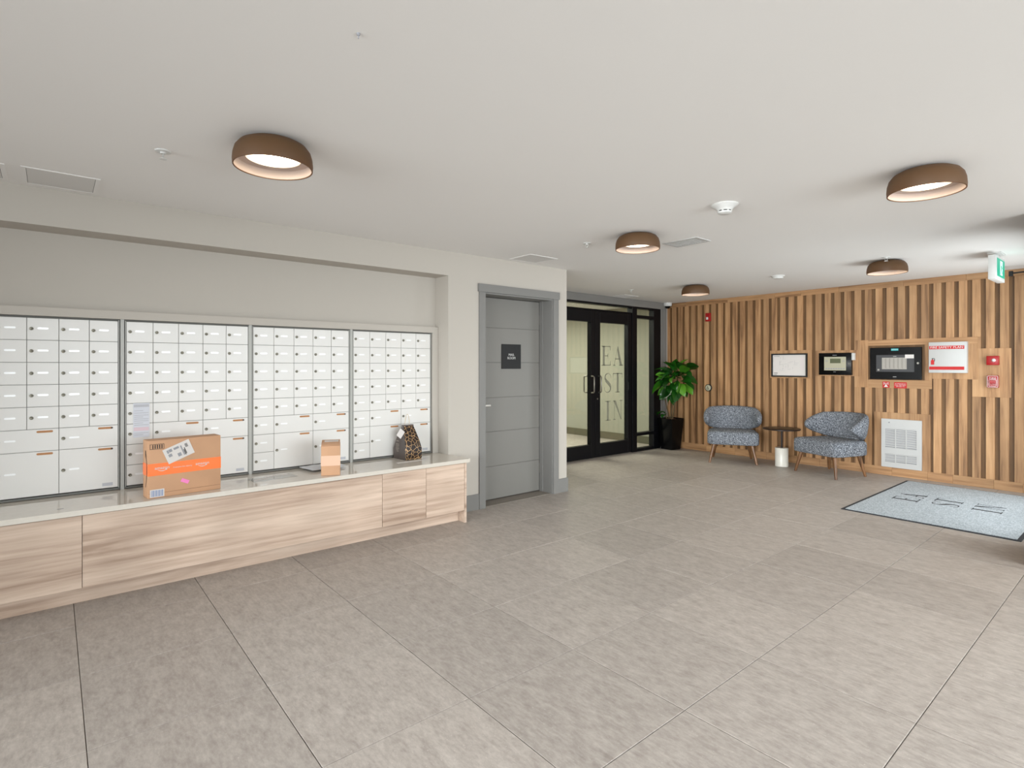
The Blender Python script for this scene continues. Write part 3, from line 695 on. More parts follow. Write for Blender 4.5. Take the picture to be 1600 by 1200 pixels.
# poly mailer behind it
bm = bmesh.new(); nx, ny = 10, 14; gv = []
for i in range(nx+1):
    row = []
    for j in range(ny+1):
        u, v = i/nx*2-1, j/ny*2-1
        h = .016*max(0, (1-u**4))*max(0, (1-v**4))**.7+.002*math.sin(9*v+3*u)
        row.append((bm.verts.new((u*.10, v*.145, .012+h+.006*v*v)), bm.verts.new((u*.10, v*.145, .010-min(.008, h)+.006*v*v))))
    gv.append(row)
for i in range(nx):
    for j in range(ny):
        for s in (0, 1): bm.faces.new((gv[i][j][s], gv[i+1][j][s], gv[i+1][j+1][s], gv[i][j+1][s]))
for i in range(nx):
    for j in (0, ny): bm.faces.new((gv[i][j][0], gv[i+1][j][0], gv[i+1][j][1], gv[i][j][1]))
for j in range(ny):
    for i in (0, nx): bm.faces.new((gv[i][j][0], gv[i][j+1][0], gv[i][j+1][1], gv[i][j][1]))
pm = link('poly_mailer', bm_mesh(bm, 'poly_mailer', 60), 'mailer', None, (-4.30, 1.64, ZK+.001), Euler((0, 0, R(8)))); setp(pm, 'flat silvery plastic mailer lying behind the small cardboard box', 'mailer')
cf = empty('clear_envelope', (-4.16, 1.22, ZK), R(6), label='clear plastic sleeve with paper slips lying flat between the two cardboard boxes', cat='envelope')
box('sleeve', (-.09, -.15, 0), (.06, .16, .0012), 'clearfilm', cf)
box('paper_slip', (-.075, -.02, .0012), (-.045, .14, .002), 'paper', cf); box('paper_slip', (-.03, -.13, .0012), (.0, -.03, .002), 'paper', cf)
cs = box('paper_strip', (-4.150, 2.20, ZK), (-4.118, 2.43, ZK+.0012), 'paper'); setp(cs, 'narrow white paper strip on the counter in front of the gift bag', 'paper')
pc = box('paper_scrap', (-4.04, .02, ZK), (-4.035, .05, ZK+.001), 'inkgrey'); setp(pc, 'tiny grey scrap on the counter left of the large cardboard parcel', 'scrap')

# gift bag
gb = empty('gift_bag', (-4.300, 2.39, ZK), R(4), label='dark gift bag with gold line pattern and ribbon handle', cat='bag')
def bag_ring(z, hx, hy): return [(-hx, -hy, z), (hx, -hy, z), (hx, hy, z), (-hx, hy, z)]
prof = [(0, .092, .080), (.02, .096, .083), (.09, .094, .084), (.16, .072, .073), (.23, .040, .060), (.275, .016, .052), (.29, .010, .050)]
def bag_face(side):
    bm = bmesh.new(); cols = []
    for (z, hx, hy) in prof:
        row = []
        for k in range(9):
            u = k/8*2-1; bulge = .010*(1-u*u)*math.sin(PI*min(1, z/.29))
            p = {'px': (hx+bulge, u*hy, z), 'nx': (-hx-bulge, -u*hy, z), 'py': (-u*hx, hy-.012*(1-u*u)*z/.29, z), 'ny': (u*hx, -hy+.016*(1-abs(u))*z/.29, z)}[side]
            row.append(bm.verts.new(p))
        cols.append(row)
    for a, b in zip(cols, cols[1:]):
        for k in range(8): bm.faces.new((a[k], a[k+1], b[k+1], b[k]))
    if side == 'px': bm.faces.new([bm.verts.new(p) for p in bag_ring(.001, .090, .078)])
    return bm_mesh(bm, 'bag_panel', 50)
link('patterned_panel', bag_face('px'), 'gold', gb); link('patterned_panel', bag_face('nx'), 'gold', gb)
link('gusset', bag_face('ny'), 'bagside', gb); link('gusset', bag_face('py'), 'bagside', gb)
boxes('folded_top', [((-.013, -.052, .283), (.013, .052, .293))], 'bagside', gb)
link('ribbon_handle', tube_mesh('ribbon_handle', [(0, -.030, .29), (.003, -.026, .335), (0, -.012, .378), (-.002, -.002, .384), (0, .008, .372), (.003, .014, .33), (0, .018, .29)], .0035, 6), 'ribbon', gb)
hg = box('hang_tag', (-.030, -.001, -.035), (.030, .001, .035), 'paper', gb, bev=.0006); hg.location = (.010, -.078, .222); hg.rotation_euler = (R(-16), R(28), R(12))
decal(gb, 'lettering', [rect(-.045, .155, -.005, .158), rect(-.05, .128, .0, .131), rect(-.05, .116, .0, .119), rect(-.045, .102, -.004, .105), rect(-.05, .09, .0, .093), rect(-.045, .078, -.008, .081), rect(-.04, .066, -.006, .069)], 'bagprint', (-.005, -.0835, 0), Euler((0, 0, 0)))

# ================================================================== SIGN ON MAIL ROOM DOOR
sg = empty('door_sign', (-4.414, 3.660, 1.455), label='square black sign reading MAIL ROOM on the grey door', cat='sign')
box('plate', (0, -.128, -.127), (.006, .128, .127), 'blackmatte', sg)
text('lettering', 'MAIL\nROOM', .036, 'white', sg, (.0062, 0, .0), FX, space=.95)

# ================================================================== CEILING LAMPS
shade_me = lathe_mesh('lamp_shade', [(.166, .0), (.172, .0), (.1735, .02), (.171, .05), (.163, .078), (.146, .100), (.120, .1135), (.09, .119), (.09, .116), (.118, .1105), (.143, .097), (.1595, .076), (.167, .049), (.1685, .02)], 56, 50, close=True)
shade_me.materials.append(M['shade'])
lin_me = lathe_mesh('shade_lining', [(.1665, .0005), (.166, .030), (.160, .042), (.118, .044)], 56, 30); lin_me.materials.append(M['shadein'])
dif_me = lathe_mesh('diffuser', [(0, .036), (.06, .037), (.10, .040), (.119, .044)], 48, 60); dif_me.materials.append(M['diffuser'])
stop_me = lathe_mesh('light_stop', [(0, .062), (.122, .062), (.122, .0455), (0, .0455)], 40); stop_me.materials.append(M['whitemetal'])  # added unseen disc, keeps the diffuser from lighting the top of the shade
can_me = lathe_mesh('canopy', [(0, .119), (.085, .119), (.085, .112), (0, .112)], 32); can_me.materials.append(M['whitemetal'])
for k, (x, y, lb) in enumerate(((-2.682, .79, 'round brown ceiling lamp above the left mailboxes, largest in view on the left'),
                                (-.850, 3.56, 'round brown ceiling lamp near the top right corner of the view'),
                                (-2.728, 3.563, 'round brown ceiling lamp beside the return air grille, in the middle of the ceiling'),
                                (-1.836, 6.369, 'round brown ceiling lamp near the oak wall beside the exit sign'),
                                (-3.985, 6.407, 'round brown ceiling lamp nearest the black glass doors'))):
    t = empty('ceiling_lamp', (x, y, ZC-.12), label=lb, cat='lamp', group='round flush ceiling lamps')
    for nm, me in (('lamp_shade', shade_me), ('shade_lining', lin_me), ('diffuser', dif_me), ('canopy', can_me), ('light_stop', stop_me)): link(nm, me, None, t)
# corridor light beyond the glass doors
l = bpy.data.lights.new('corridor_light', 'AREA'); l.shape = 'RECTANGLE'; l.size = 3; l.size_y = 1.2; l.energy = 150; l.color = (1, .985, .90)
o = bpy.data.objects.new('corridor_light', l); C.objects.link(o); o.location = (-7.4, 6.2, ZC-.03)

# ================================================================== CEILING FITTINGS
sd = empty('smoke_detector', (-1.86, 3.33, ZC), label='white round smoke detector on the ceiling between the middle and right lamps', cat='smoke detector')
link('base', lathe_mesh('base', [(0, 0), (.082, 0), (.084, -.006), (.078, -.012), (.058, -.024), (.046, -.036), (.044, -.040), (0, -.040)], 36), 'white', sd)
link('sensor_cap', lathe_mesh('sensor_cap', [(.038, -.040), (.038, -.046), (.044, -.047), (.043, -.056), (.03, -.062), (0, -.063)], 32), 'white', sd)
link('sensor_vents', lathe_mesh('sensor_vents', [(.0395, -.040), (.0395, -.047)], 32), 'ink', sd)
for k in range(8):
    a = 2*PI*k/8+.2; p = box('cap_rib', (-.004, -.005, -.0035), (.004, .005, .0035), 'white', sd); p.location = (.041*math.cos(a), .041*math.sin(a), -.0435); p.rotation_euler = (0, 0, a)
hd = empty('heat_detector', (-2.95, 6.46, ZC), label='small white round detector on the ceiling above the oak wall', cat='smoke detector')
link('base', lathe_mesh('base', [(0, 0), (.072, 0), (.072, -.01), (.06, -.014), (.055, -.03), (.04, -.036), (0, -.036)], 30), 'white', hd)
def sprinkler(x, y, lb):
    t = empty('sprinkler', (x, y, ZC), label=lb, cat='sprinkler', group='ceiling sprinkler heads')
    link('escutcheon', lathe_mesh('escutcheon', [(0, 0), (.036, 0), (.034, -.005), (.014, -.007), (.012, -.014), (0, -.014)], 24), 'white', t)
    link('frame_arms', tube_mesh('frame_arms', [(-.009, 0, -.012), (-.011, 0, -.025), (0, 0, -.038), (.011, 0, -.025), (.009, 0, -.012)], .0022, 6), 'alu', t)
    link('deflector', lathe_mesh('deflector', [(0, -.038), (.016, -.038), (.016, -.040), (0, -.040)], 18), 'white', t)
sprinkler(-3.131, .412, 'white sprinkler head left of the largest left lamp')
sprinkler(-3.197, 3.486, 'white sprinkler head left of the middle lamp')
sprinkler(-4.791, 6.114, 'white sprinkler head above the black glass doors')
sprinkler(-1.775, 6.13, 'white sprinkler head in front of the lamp near the oak wall')
def grille(x0, y0, x1, y1, lb, m='whitemetal', n=12):
    cx, cy = (x0+x1)/2, (y0+y1)/2; t = empty('ceiling_vent', (cx, cy, ZC), label=lb, cat='vent')
    w, d = (x1-x0)/2, (y1-y0)/2; f = .022
    boxes('vent_frame', [((-w, -d, -.006), (w, -d+f, 0)), ((-w, d-f, -.006), (w, d, 0)), ((-w, -d+f, -.006), (-w+f, d-f, 0)), ((w-f, -d+f, -.006), (w, d-f, 0))], m, t)
    box('backing', (-w+f, -d+f, -.001), (w-f, d-f, -.0004), 'ventgrey', t)
    L_ = []
    for k in range(n):
        x = -w+f+(k+.5)*(2*(w-f))/n; L_.append(((x-.006, -d+f, -.005), (x+.004, d-f, -.0015)))
    o = boxes('louvres', L_, m, t); o['kind'] = 'stuff'
grille(-2.79, 3.985, -2.47, 4.20, 'white louvred air grille on the ceiling right of the middle lamp')
grille(-5.42, 6.44, -5.16, 6.76, 'grey air grille on the ceiling close to the black glass doors', 'ventgrey')
def hatch(x0, y0, x1, y1, lb):
    cx, cy = (x0+x1)/2, (y0+y1)/2; t = empty('access_panel', (cx, cy, ZC), label=lb, cat='access panel'); w, d = (x1-x0)/2, (y1-y0)/2
    boxes('panel_frame', [((-w, -d, -.0035), (w, -d+.02, 0)), ((-w, d-.02, -.004), (w, d, 0)), ((-w, -d+.02, -.004), (-w+.015, d-.02, 0)), ((w-.015, -d+.02, -.004), (w, d-.02, 0))], 'ceiling', t)
    box('hatch_door', (-w+.016, -d+.022, -.003), (w-.016, d-.022, 0), 'ventgrey', t)
    boxes('hatch_gap', [((-w+.015, -d+.02, -.0012), (w-.015, -d+.022, 0)), ((-w+.015, d-.022, -.0012), (w-.015, d-.02, 0))], 'ink', t)
hatch(-4.17, -.127, -3.83, .207, 'square grey access panel on the ceiling above the left mailboxes')
hatch(-4.16, -.53, -3.85, -.19, 'access panel on the ceiling cut off by the left edge of the view')
hatch(-4.15, 3.42, -3.84, 3.77, 'faint painted access panel on the ceiling above the mail room door')
sc_ = link('ceiling_hook', lathe_mesh('ceiling_hook', [(0, 0), (.006, 0), (.005, -.006), (.002, -.008), (.002, -.016), (0, -.016)], 10), 'inkgrey', None, (-1.631, .734, ZC)); setp(sc_, 'tiny grey screw in the ceiling above and right of the largest left lamp', 'screw')
cmr = empty('security_camera', (-5.405, 7.86, ZC), label='small white dome security camera in the ceiling corner by the oak wall', cat='camera')
link('housing', lathe_mesh('housing', [(0, 0), (.070, 0), (.070, -.035), (.062, -.055), (.045, -.058), (0, -.058)], 30), 'white', cmr)
link('dome', lathe_mesh('dome', [(.044, -.057), (.040, -.075), (.026, -.090), (0, -.096)], 26), 'blackgloss', cmr)

# exit sign
ex = empty('exit_sign', (-1.066, 6.73, ZC), label='white hanging exit sign with green running figure', cat='sign')
box('canopy', (-.05, -.10, -.012), (.05, .12, 0), 'white', ex, bev=.003)
box('neck', (-.012, -.03, -.04), (.012, .05, -.010), 'white', ex)
box('housing', (-.027, -.205, -.255), (.027, .205, -.034), 'white', ex, bev=.004, seg=2)
box('green_panel', (.027, -.145, -.222), (.0295, .185, -.058), 'exitgreen', ex)
decal(ex, 'door_pictogram', [[(.0, .02), (.10, .02), (.10, .15), (.0, .15)]], 'exitwhite', (.0295, -.02, -.224), PX)
decal(ex, 'running_figure', [rect(.045, .118, .065, .138), [(.03, .075), (.06, .07), (.075, .112), (.045, .116)], [(.03, .075), (.045, .07), (.022, .02), (.008, .028)], [(.046, .072), (.06, .072), (.09, .045), (.08, .03), (.07, .045)], [(.02, .10), (.05, .108), (.05, .098), (.022, .09)], [(.065, .108), (.09, .085), (.084, .078), (.06, .098)]], 'exitgreen', (.0302, -.02, -.224), PX)
# door closer arm near the entry door
dc = empty('door_closer', (-1.10, 7.70, 2.325), label='black door closer arm at the top right by the oak wall', cat='door closer')
box('pivot_bracket', (-.02, -.02, -.03), (.012, .02, .022), 'blackmatte', dc); 
link('arm', tube_mesh('arm', [(0, 0, 0), (.14, -.01, .004), (.45, -.03, .0)], .008, 8), 'blackmatte', dc)

# ================================================================== DEVICES ON THE OAK WALL
def dev(name, x, z, label, cat, y=YW): return empty(name, (x, y, z), label=label, cat=cat)
ev = dev('evacuation_plan', -3.4805, 1.365, 'white floor plan in a thin black frame, left of the wall panels', 'framed plan')
w, h = .2455, .165
boxes('frame', [((-w, -.022, -h), (w, -.001, -h+.02)), ((-w, -.022, h-.02), (w, -.001, h)), ((-w, -.022, -h+.02), (-w+.02, -.001, h-.02)), ((w-.02, -.022, -h+.02), (w, -.001, h-.02))], 'blackmatte', ev)
box('plan_sheet', (-w+.02, -.010, -h+.02), (w-.02, -.003, h-.02), 'paper', ev)
pl = []
rn = random.Random(4)
for k in range(26):
    x, z = rn.uniform(-.15, .10), rn.uniform(-.09, .10)
    pl.append(rect(x, z, x+rn.choice((.002, .05)), z+.0018) if k % 2 else rect(x, z, x+.0016, z+rn.uniform(.02, .05)))
decal(ev, 'plan_lines', pl, 'inkgrey', (0, -.0102, 0), Euler((0, 0, 0))); decal(ev, 'plan_key', [rect(-.21, -.115, -.16, -.108), rect(-.21, -.135, -.17, -.13), rect(-.21, .125, -.13, .129)], 'ink', (0, -.0102, 0), Euler((0, 0, 0)))
decal(ev, 'plan_notes', [rect(.15, .10-.018*k, .20, .104-.018*k) for k in range(10)], 'pinkpale', (0, -.0102, 0), Euler((0, 0, 0)))
an = dev('annunciator_panel', -2.875, 1.382, 'black wall box with beige display and keyed lock, beside the framed plan', 'alarm panel')
box('case', (-.197, -.055, -.145), (.197, 0, .145), 'blackgloss', an, bev=.004, seg=2)
box('window', (-.128, -.0565, -.085), (.135, -.054, .093), 'panelbeige', an); box('screen', (-.055, -.058, .010), (.072, -.0562, .070), 'lcd', an)
decal(an, 'buttons', [rect(-.11+.03*k, -.07, -.09+.03*k, -.055) for k in range(8)]+[rect(-.11, .03, -.08, .036), rect(-.11, .045, -.08, .05), rect(.09, .03, .12, .036), rect(.09, .045, .12, .05)], 'inkgrey', (0, -.0566, 0), Euler((0, 0, 0)))
link('lock', lathe_mesh('lock', [(0, .008), (.011, .008), (.013, 0)], 18), 'steel', an, (.172, -.055, .003), Euler((R(90), 0, 0)))
box('side_box', (.1975, -.045, .05), (.228, -.001, .14), 'white', an)
decal(an, 'maker_badge', [rect(-.025, .112, .025, .118), rect(-.015, -.106, .015, -.102)], 'inkgrey', (0, -.0562, 0), Euler((0, 0, 0)))
fp = dev('fire_alarm_panel', -2.2105, 1.388, 'large black glass fire alarm panel set in the oak recess', 'alarm panel')
box('case', (-.2715, -.012, -.196), (.2715, .021, .196), 'blackgloss', fp, bev=.003)
box('window', (-.200, -.0135, -.104), (.198, -.0115, .104), 'panelgrey', fp)
box('indicator_field', (-.138, -.0145, -.072), (.122, -.0132, .070), 'strip', fp)
decal(fp, 'field_lines', [rect(-.138+.0433*k-.001, -.066, -.138+.0433*k+.001, .066) for k in range(1, 6)]+[rect(-.105+.0433*k, .05-.014*j, -.100+.0433*k, .054-.014*j) for k in range(6) for j in range(8)], 'panelgrey', (0, -.0146, 0), Euler((0, 0, 0)))
box('paper_label', (.105, -.0155, .060), (.195, -.0137, .106), 'paper', fp); box('switch', (-.185, -.0155, -.09), (-.165, -.0137, -.07), 'strip', fp)
bd = box('badge', (-.040, -.0145, .156), (.036, -.0118, .182), 'teal', fp)
text('lettering', 'SIEMENS', .019, 'white', fp, (-.002, -.0147, .169), FY, w=.066)
decal(fp, 'small_print', [rect(-.02, -.168, .016, -.163), rect(-.018, .083, .016, .087)], 'white', (0, -.0138, 0), Euler((0, 0, 0)))
link('lock', lathe_mesh('lock', [(0, .008), (.011, .008), (.013, 0)], 18), 'steel', fp, (.236, -.012, .002), Euler((R(90), 0, 0)))
st = dev('antenna_sticker', -2.3075, 1.124, 'small square red sticker with antenna symbol below the fire alarm panel', 'sticker')
box('plate', (-.0375, -.0025, -.038), (.0375, -.0008, .038), 'redflat', st)
decal(st, 'antenna_symbol', [[(-.022, -.028), (.022, -.028), (.004, .0), (.002, .02), (-.002, .02), (-.004, .0)], rect(-.014, .004, -.010, .026), rect(.010, .004, .014, .026), rect(-.026, -.002, -.021, .030), rect(.021, -.002, .026, .030)], 'white', (0, -.0026, 0), Euler((0, 0, 0)), .0006)
s2 = dev('notice_sticker', -2.156, 1.120, 'wide red sticker with three white text lines below the fire alarm panel', 'sticker')
box('plate', (-.066, -.0025, -.037), (.066, -.0008, .037), 'redflat', s2)
text('lettering', 'IN EMERGENCY\nCALL FIRE DEPT\nOR DIAL 911', .017, 'white', s2, (0, -.0027, 0), FY, w=.115)
fs = dev('fire_safety_box', -1.6845, 1.455, 'white metal document box reading FIRE SAFETY PLAN', 'document box')
box('case', (-.172, -.075, -.178), (.180, 0, .178), 'whitemetal', fs, bev=.004, seg=2)
box('red_band', (-.166, -.0766, .096), (.158, -.0745, .134), 'redflat', fs)
text('lettering', 'FIRE SAFETY PLAN', .034, 'white', fs, (-.004, -.0768, .115), FY, w=.30)
box('red_band', (-.166, -.0766, -.142), (.158, -.0745, -.105), 'redflat', fs)
decal(fs, 'extinguisher_body', [rect(-.150, -.083, -.118, -.035), [(-.148, -.035), (-.120, -.035), (-.128, -.024), (-.140, -.024)]], 'redflat', (0, -.0752, 0), Euler((0, 0, 0)), .001)
decal(fs, 'extinguisher_hose', [rect(-.138, -.024, -.130, -.012), rect(-.142, -.014, -.118, -.009), [(-.118, -.012), (-.112, -.014), (-.112, -.045), (-.116, -.045)]], 'ink', (0, -.0752, 0), Euler((0, 0, 0)), .001)
hs = dev('alarm_horn', -1.288, 1.417, 'red wall alarm horn with round white lens above the pull station', 'alarm')
box('case', (-.052, -.05, -.050), (.052, 0, .050), 'red', hs, bev=.004, seg=2)
link('lens', lathe_mesh('lens', [(0, .014), (.010, .012), (.016, .004), (.018, 0)], 20), 'white', hs, (.010, -.05, .003), Euler((R(90), 0, 0)))
ps = dev('pull_station', -1.288, 1.186, 'red fire alarm pull station below the alarm horn', 'pull station')
box('case', (-.048, -.045, -.067), (.048, 0, .067), 'red', ps, bev=.003, seg=2)
decal(ps, 'white_border', [rect(-.046, -.063, -.042, .062), rect(.042, -.063, .046, .062), rect(-.046, -.063, .046, -.059), rect(-.046, .058, .046, .062), rect(-.033, -.05, -.029, .022), rect(.029, -.05, .033, .022), rect(-.033, .018, .033, .022), rect(-.033, -.05, .033, -.046)], 'white', (0, -.0455, 0), Euler((0, 0, 0)))
text('lettering', 'FIRE', .022, 'white', ps, (0, -.0462, .036), FY, w=.06); text('lettering', 'PULL DOWN', .011, 'white', ps, (0, -.0462, -.03), FY, w=.05)
box('pull_bar', (-.027, -.056, -.016), (.027, -.046, .012), 'red', ps, bev=.002)
so = dev('alarm_strobe', -4.721, 2.122, 'small red alarm strobe high on the oak wall above the armchair', 'alarm')
box('case', (-.042, -.035, -.066), (.042, 0, .066), 'red', so, bev=.006, seg=2); box('lens', (-.02, -.048, -.04), (.012, -.034, .0), 'white', so, bev=.006, seg=2)
ab = dev('accessibility_button', -4.72, 1.010, 'round steel push button with wheelchair symbol right of the plant', 'button')
link('ring', lathe_mesh('ring', [(0, .0), (.056, 0), (.056, .022), (.050, .026), (.047, .024), (.047, .018)], 32), 'blackmatte', ab, (0, 0, 0), Euler((R(90), 0, 0)))
link('face', lathe_mesh('face', [(0, .031), (.03, .030), (.045, .026), (.047, .018)], 32), 'panelbeige', ab, (0, 0, 0), Euler((R(90), 0, 0)))
ring = [[(.018*math.cos(a)*q-.002, .018*math.sin(a)*q-.010) for a, q in ((2*PI*k/14, 1), (2*PI*(k+1)/14, 1), (2*PI*(k+1)/14, .76), (2*PI*k/14, .76))] for k in range(6, 15)]
decal(ab, 'wheelchair_symbol', [rect(-.010, .018, -.002, .026), rect(-.008, -.004, -.003, .016), rect(-.008, -.006, .012, -.001), [(.010, -.004), (.014, -.003), (.020, -.022), (.015, -.023)], rect(-.005, .004, .008, .008)]+ring, 'ink', (0, -.0315, 0), Euler((0, 0, 0)))
# heater
ht = dev('wall_heater', -2.144, .405, 'white fan heater with louvred grille low on the oak wall', 'heater')
w, h = .208, .297
rects_ = [(-w, h-.125, w, h), (-w, -.055, w, .025), (-w, -h, w, -h+.055), (-w, -h+.055, -w+.04, h-.125), (w-.05, -h+.055, w, h-.125)]
rects_ = [(-w, .180, w, h), (-w, -.130+.0, w, -.055), (-w, -h, w, -.232), (-w, -.055, -w+.04, .180), (w-.05, -.055, w, .180), (-w, -.232, -w+.04, -.130), (w-.05, -.232, w, -.130)]
cxs = [(-w+.04), -w+.04+.1093, -w+.04+.2187, w-.05]
for a in cxs[1:3]: rects_ += [(a-.005, -.055, a+.005, .180), (a-.005, -.232, a+.005, -.130)]
boxes('face_plate', [((x0, -.022, z0), (x1, -.004, z1)) for x0, z0, x1, z1 in rects_], 'whitemetal', ht)
box('rear_box', (-w+.01, -.006, -h+.01), (w-.01, 0, h-.01), 'inkgrey', ht)
bm = bmesh.new()
for za, zb, n in ((-.055, .180, 11), (-.232, -.130, 5)):
    for c in range(3):
        x0, x1 = cxs[c]+(.005 if c else 0), cxs[c+1]-(.005 if c < 2 else 0)
        for k in range(n+1):
            z = za+(zb-za)*k/n; s = .022; t = (zb-za)/n*.62
            z0a, z1a = max(za, z-s/2), min(zb, z-s/2+t); z0b, z1b = max(za, z+s/2), min(zb, z+s/2+t)
            z1a = max(z1a, z0a+.0005); z0b = min(z0b, zb-.0005); z1b = max(z1b, z0b+.0005)
            v = [bm.verts.new(p) for p in ((x0, -.018, z0a), (x1, -.018, z0b), (x1, -.018, z1b), (x0, -.018, z1a), (x0, -.010, z0a), (x1, -.010, z0b), (x1, -.010, z1b), (x0, -.010, z1a))]
            for f in ((0, 1, 2, 3), (7, 6, 5, 4), (0, 4, 5, 1), (3, 2, 6, 7), (0, 3, 7, 4), (1, 5, 6, 2)): bm.faces.new([v[i] for i in f])
lo_ = link('louvres', bm_mesh(bm, 'louvres'), 'whitemetal', ht); lo_['kind'] = 'stuff'
link('thermostat_knob', lathe_mesh('thermostat_knob', [(0, .008), (.006, .008), (.007, 0)], 14), 'inkgrey', ht, (-.125, -.022, .255), Euler((R(90), 0, 0)))

# ================================================================== ENTRANCE MAT
mt = empty('entrance_mat', (-1.40, 6.75, 0), label='pale grey carpet mat with dark rubber border lettered EAST IN', cat='mat')
w, d, f = .635, 1.0, .028
box('carpet', (-w+f, -d+f, .0005), (w-f, d-f, .009), 'carpet', mt)
for lo, hi in (((-w, -d, .0003), (w, -d+f, .006)), ((-w, d-f, .0003), (w, d, .006)), ((-w, -d+f, .0003), (-w+f, d-f, .006)), ((w-f, -d+f, .0003), (w, d-f, .006))): box('rubber_border', lo, hi, 'matborder', mt)
for ch, x, y in (('E', -1.860, 6.58), ('A', -1.860, 6.80), ('S', -1.545, 6.60), ('T', -1.555, 6.79), ('I', -1.235, 6.60), ('N', -1.240, 6.80)):
    # baseline direction +Y, letter "down" is +X
    me = letter_mesh(ch, .17, .215, .0008)
    o = link('letter', me, 'matborder', mt)
    Rm = Matrix(((0, 0, -1), (1, 0, 0), (0, -1, 0)))   # columns: local x -> +Y, local y(-t) -> +Z via minus, local z -> -X
    o.rotation_euler = Rm.to_euler(); o.location = (x+.215+1.40, y-6.75, .0090)

# ================================================================== ARMCHAIRS AND SIDE TABLE
def leg_me(h, splay):
    pts = [(0, 0, 0), (splay[0]*.5, splay[1]*.5, -h*.5), (splay[0], splay[1], -h)]
    return tube_mesh('leg', pts, [.025, .020, .0145], 14)
def armchair(loc, rz, label):
    """local: faces -Y"""
    t = empty('armchair', loc, rz, label=label, cat='armchair', group='pair of grey tweed armchairs')
    # seat: superellipse cushion wider at the front
    bm = bmesh.new(); n = 48; rings = []
    levels = [(.262, .93, 0), (.268, .985, 0), (.285, 1.0, 0), (.395, 1.0, 0), (.420, .985, 0), (.436, .93, 0), (.446, .72, 0), (.450, .4, 0)]
    def outline(a, s):
        c, sn = math.cos(a), math.sin(a); e = .30
        x = .345*math.copysign(abs(c)**e, c); y = .295*math.copysign(abs(sn)**e, sn)
        x *= 1-.10*(y/.295+1)/2
        return x*s, y*s-.01
    for z, s, _ in levels: rings.append([bm.verts.new((*outline(2*PI*k/n, s), z)) for k in range(n)])
    for a, b in zip(rings, rings[1:]):
        for k in range(n): bm.faces.new((a[k], a[(k+1) % n], b[(k+1) % n], b[k]))
    bm.faces.new(rings[0]); bm.faces.new(rings[-1])
    link('seat', bm_mesh(bm, 'seat', 60), 'fabric', t)
    # wrap-around back
    bm = bmesh.new(); nu, nv = 44, 18; rows = []
    for i in range(nu+1):
        u = -1+2*i/nu; th = u*R(104)
        au = abs(u)
        e = max(0.0, 1-au**9)**.5
        zt = .765-.045*au**2-.075*max(0, au-.55)/.45; zbm = .440+.095*max(0, (au-.45)/.55)**1.1
        zc = (zt+zbm)/2; hh = (zt-zbm)/2*max(.04, e); tk = .044*max(.06, max(0, 1-au**12)**.5)*(1+.15*(1-au))
        row = []
        for j in range(nv):
            a = 2*PI*j/nv; cz, cr = math.sin(a), math.cos(a)
            cz = math.copysign(abs(cz)**.75, cz); cr = math.copysign(abs(cr)**.75, cr)
            z = zc+hh*cz; lean = (z-.44)*.22*(1-.4*au)
            rr = cr*tk
            ax, ay = .335+lean*.55, .285+lean
            x = (ax+rr)*math.sin(th); y = (ay+rr)*math.cos(th)+.02-(.04*max(0, au-.75))
            row.append(bm.verts.new((x, y, z)))
        rows.append(row)
    for a, b in zip(rows, rows[1:]):
        for k in range(nv): bm.faces.new((a[k], a[(k+1) % nv], b[(k+1) % nv], b[k]))
    bm.faces.new(rows[0]); bm.faces.new(rows[-1])
    link('backrest', bm_mesh(bm, 'backrest', 70), 'fabric', t)
    box('back_support', (-.20, .235, .30), (.20, .285, .47), 'fabric', t, bev=.015, seg=2)
    for sx in (-1, 1):
        link('leg', leg_me(.268, (sx*.060, -.045)), 'walnut', t, (sx*.245, -.215, .268))
        link('leg', leg_me(.268, (sx*.045, .060)), 'walnut', t, (sx*.215, .200, .268))
    return t
armchair((-4.055, 7.47, 0), math.atan2(.50, .87), 'grey tweed armchair left of the small round table, facing the camera')
armchair((-2.775, 7.52, 0), math.atan2(-.37, .93), 'grey tweed armchair right of the small round table, turned toward the left')
tb = empty('side_table', (-3.42, 7.60, 0), label='small round dark side table on a white marble base between the armchairs', cat='table')
link('tabletop', lathe_mesh('tabletop', [(0, .494), (.225, .494), (.233, .498), (.233, .507), (.228, .511), (0, .511)], 56), 'tabletop', tb)
link('pole', lathe_mesh('pole', [(.0, .24), (.014, .24), (.014, .47), (.05, .488), (.05, .494), (0, .494)], 20), 'tabletop', tb)
link('base', lathe_mesh('base', [(0, 0), (.080, 0), (.083, .003), (.083, .245), (.080, .249), (0, .249)], 48), 'marble', tb)

# ================================================================== PLANT
pt = empty('potted_fig', (-5.275, 7.755, 0), label='leafy fiddle leaf fig in a tall black tapered planter in the corner', cat='plant')
bm = bmesh.new()
def sq(s, z, r=.012):
    out = []
    for sx, sy, a0 in ((1, 1, 0), (-1, 1, 90), (-1, -1, 180), (1, -1, 270)):
        for k in range(4): a = R(a0+30*k); out.append(((s-r)*sx+r*math.cos(a), (s-r)*sy+r*math.sin(a), z))
    return out
rg = [[bm.verts.new(p) for p in sq(s, z)] for s, z in ((.105, .0), (.112, .004), (.150, .500), (.152, .505), (.143, .505), (.139, .47))]
for a, b in zip(rg, rg[1:]):
    for k in range(16): bm.faces.new((a[k], a[(k+1) % 16], b[(k+1) % 16], b[k]))
bm.faces.new(rg[0]); bm.faces.new(rg[-1])
link('planter', bm_mesh(bm, 'planter', 40), 'blackgloss', pt, (0, 0, 0), Euler((0, 0, R(-6))))
link('soil', lathe_mesh('soil', [(0, .497), (.08, .494), (.128, .480)], 24), 'soil', pt)
rp = random.Random(11)
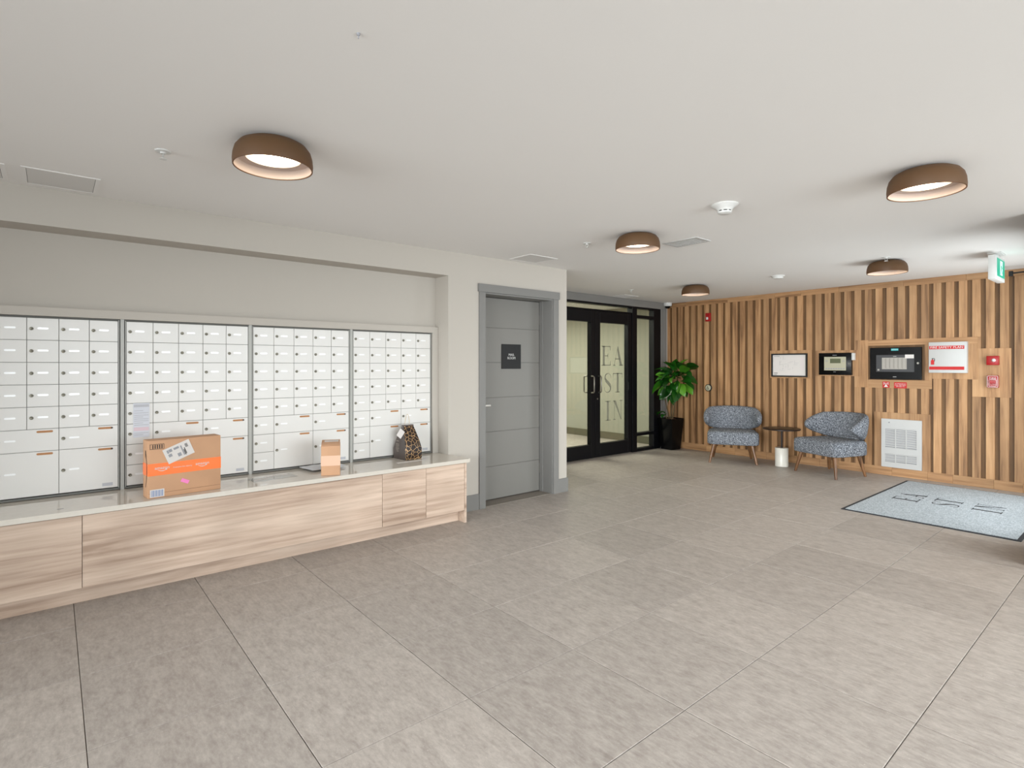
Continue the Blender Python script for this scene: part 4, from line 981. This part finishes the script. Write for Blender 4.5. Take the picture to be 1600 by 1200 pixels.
trunks = [[(0, 0, .47), (.025, -.01, .65), (.08, -.02, .85), (.14, -.04, 1.10), (.17, -.05, 1.38)], [(-.03, .01, .47), (-.07, -.01, .70), (-.12, -.03, .95)], [(.03, 0, .47), (.10, -.03, .75), (.22, -.06, 1.05)], [(-.02, -.04, .47), (-.05, -.09, .56)]]
for k, tt in enumerate(trunks): link('stem', tube_mesh('stem', tt, [.011-.0016*i for i in range(len(tt))], 8), 'stem', pt)
def leaf_me(L_, Wd, droop, fold, seed):
    rn2 = random.Random(seed); bm = bmesh.new(); nu, nv = 9, 6; g_ = []
    for i in range(nu+1):
        u = i/nu; wd = Wd*(math.sin(PI*min(1, u**.75))**.8*(.62+.5*u))*.5 if 0 < u < 1 else .002
        x = L_*(u-.12*droop*u*u); z0 = -droop*L_*u*u*.6
        row = []
        for j in range(nv+1):
            v = j/nv*2-1
            row.append(bm.verts.new((x, v*wd, z0+abs(v)*wd*fold+.004*math.sin(14*u+3*v)*abs(v))))
        g_.append(row)
    for i in range(nu):
        for j in range(nv): bm.faces.new((g_[i][j], g_[i+1][j], g_[i+1][j+1], g_[i][j+1]))
    me = bm_mesh(bm, 'leaf'); 
    for p in me.polygons: p.use_smooth = True
    me.materials.append(M['leaf']); return me
leafs = [leaf_me(.24, .17, .5, .35, 1), leaf_me(.26, .19, .9, .3, 2), leaf_me(.21, .15, .3, .45, 3), leaf_me(.19, .13, 1.1, .25, 4)]
def put_leaf(p, az, pitch, k, s=1.0, roll=0):
    o = link('leaf', leafs[k % 4], None, pt, p); o.rotation_euler = Euler((R(roll), R(-pitch), R(az)), 'XYZ'); o.scale = (s, s, s)
cx_, cy_, cz_ = .20, -.13, 1.14
N_ = 56
for k in range(N_):
    # points over a rounded crown, leaves pointing outward and drooping, none into the wall or the jamb
    u = 1-2*(k+.5)/N_; ph = k*2.39996; q = math.sqrt(1-u*u)
    dx, dy, dz = q*math.cos(ph), q*math.sin(ph), u
    if dy > .35: dy = -dy*.8
    if dx < -.55 and dy > -.2: dy -= .35
    rr_ = rp.uniform(.10, .20)
    az = math.degrees(math.atan2(dy, dx))+rp.uniform(-25, 25)
    pit = -math.degrees(math.asin(max(-1, min(1, dz*.9))))+rp.uniform(-22, 18)
    if dz > .8: pit = -55+rp.uniform(-15, 15)
    put_leaf((cx_+dx*rr_*.95, cy_+dy*rr_*.7, cz_+dz*rr_*1.25), az, -pit, k, rp.uniform(.85, 1.12), rp.uniform(-50, 50))
for az, pc_, z in ((185, 15, .60), (230, 40, .58), (280, 25, .56)): put_leaf((-.03, -.10, z), az, pc_, 3, .85, 10)
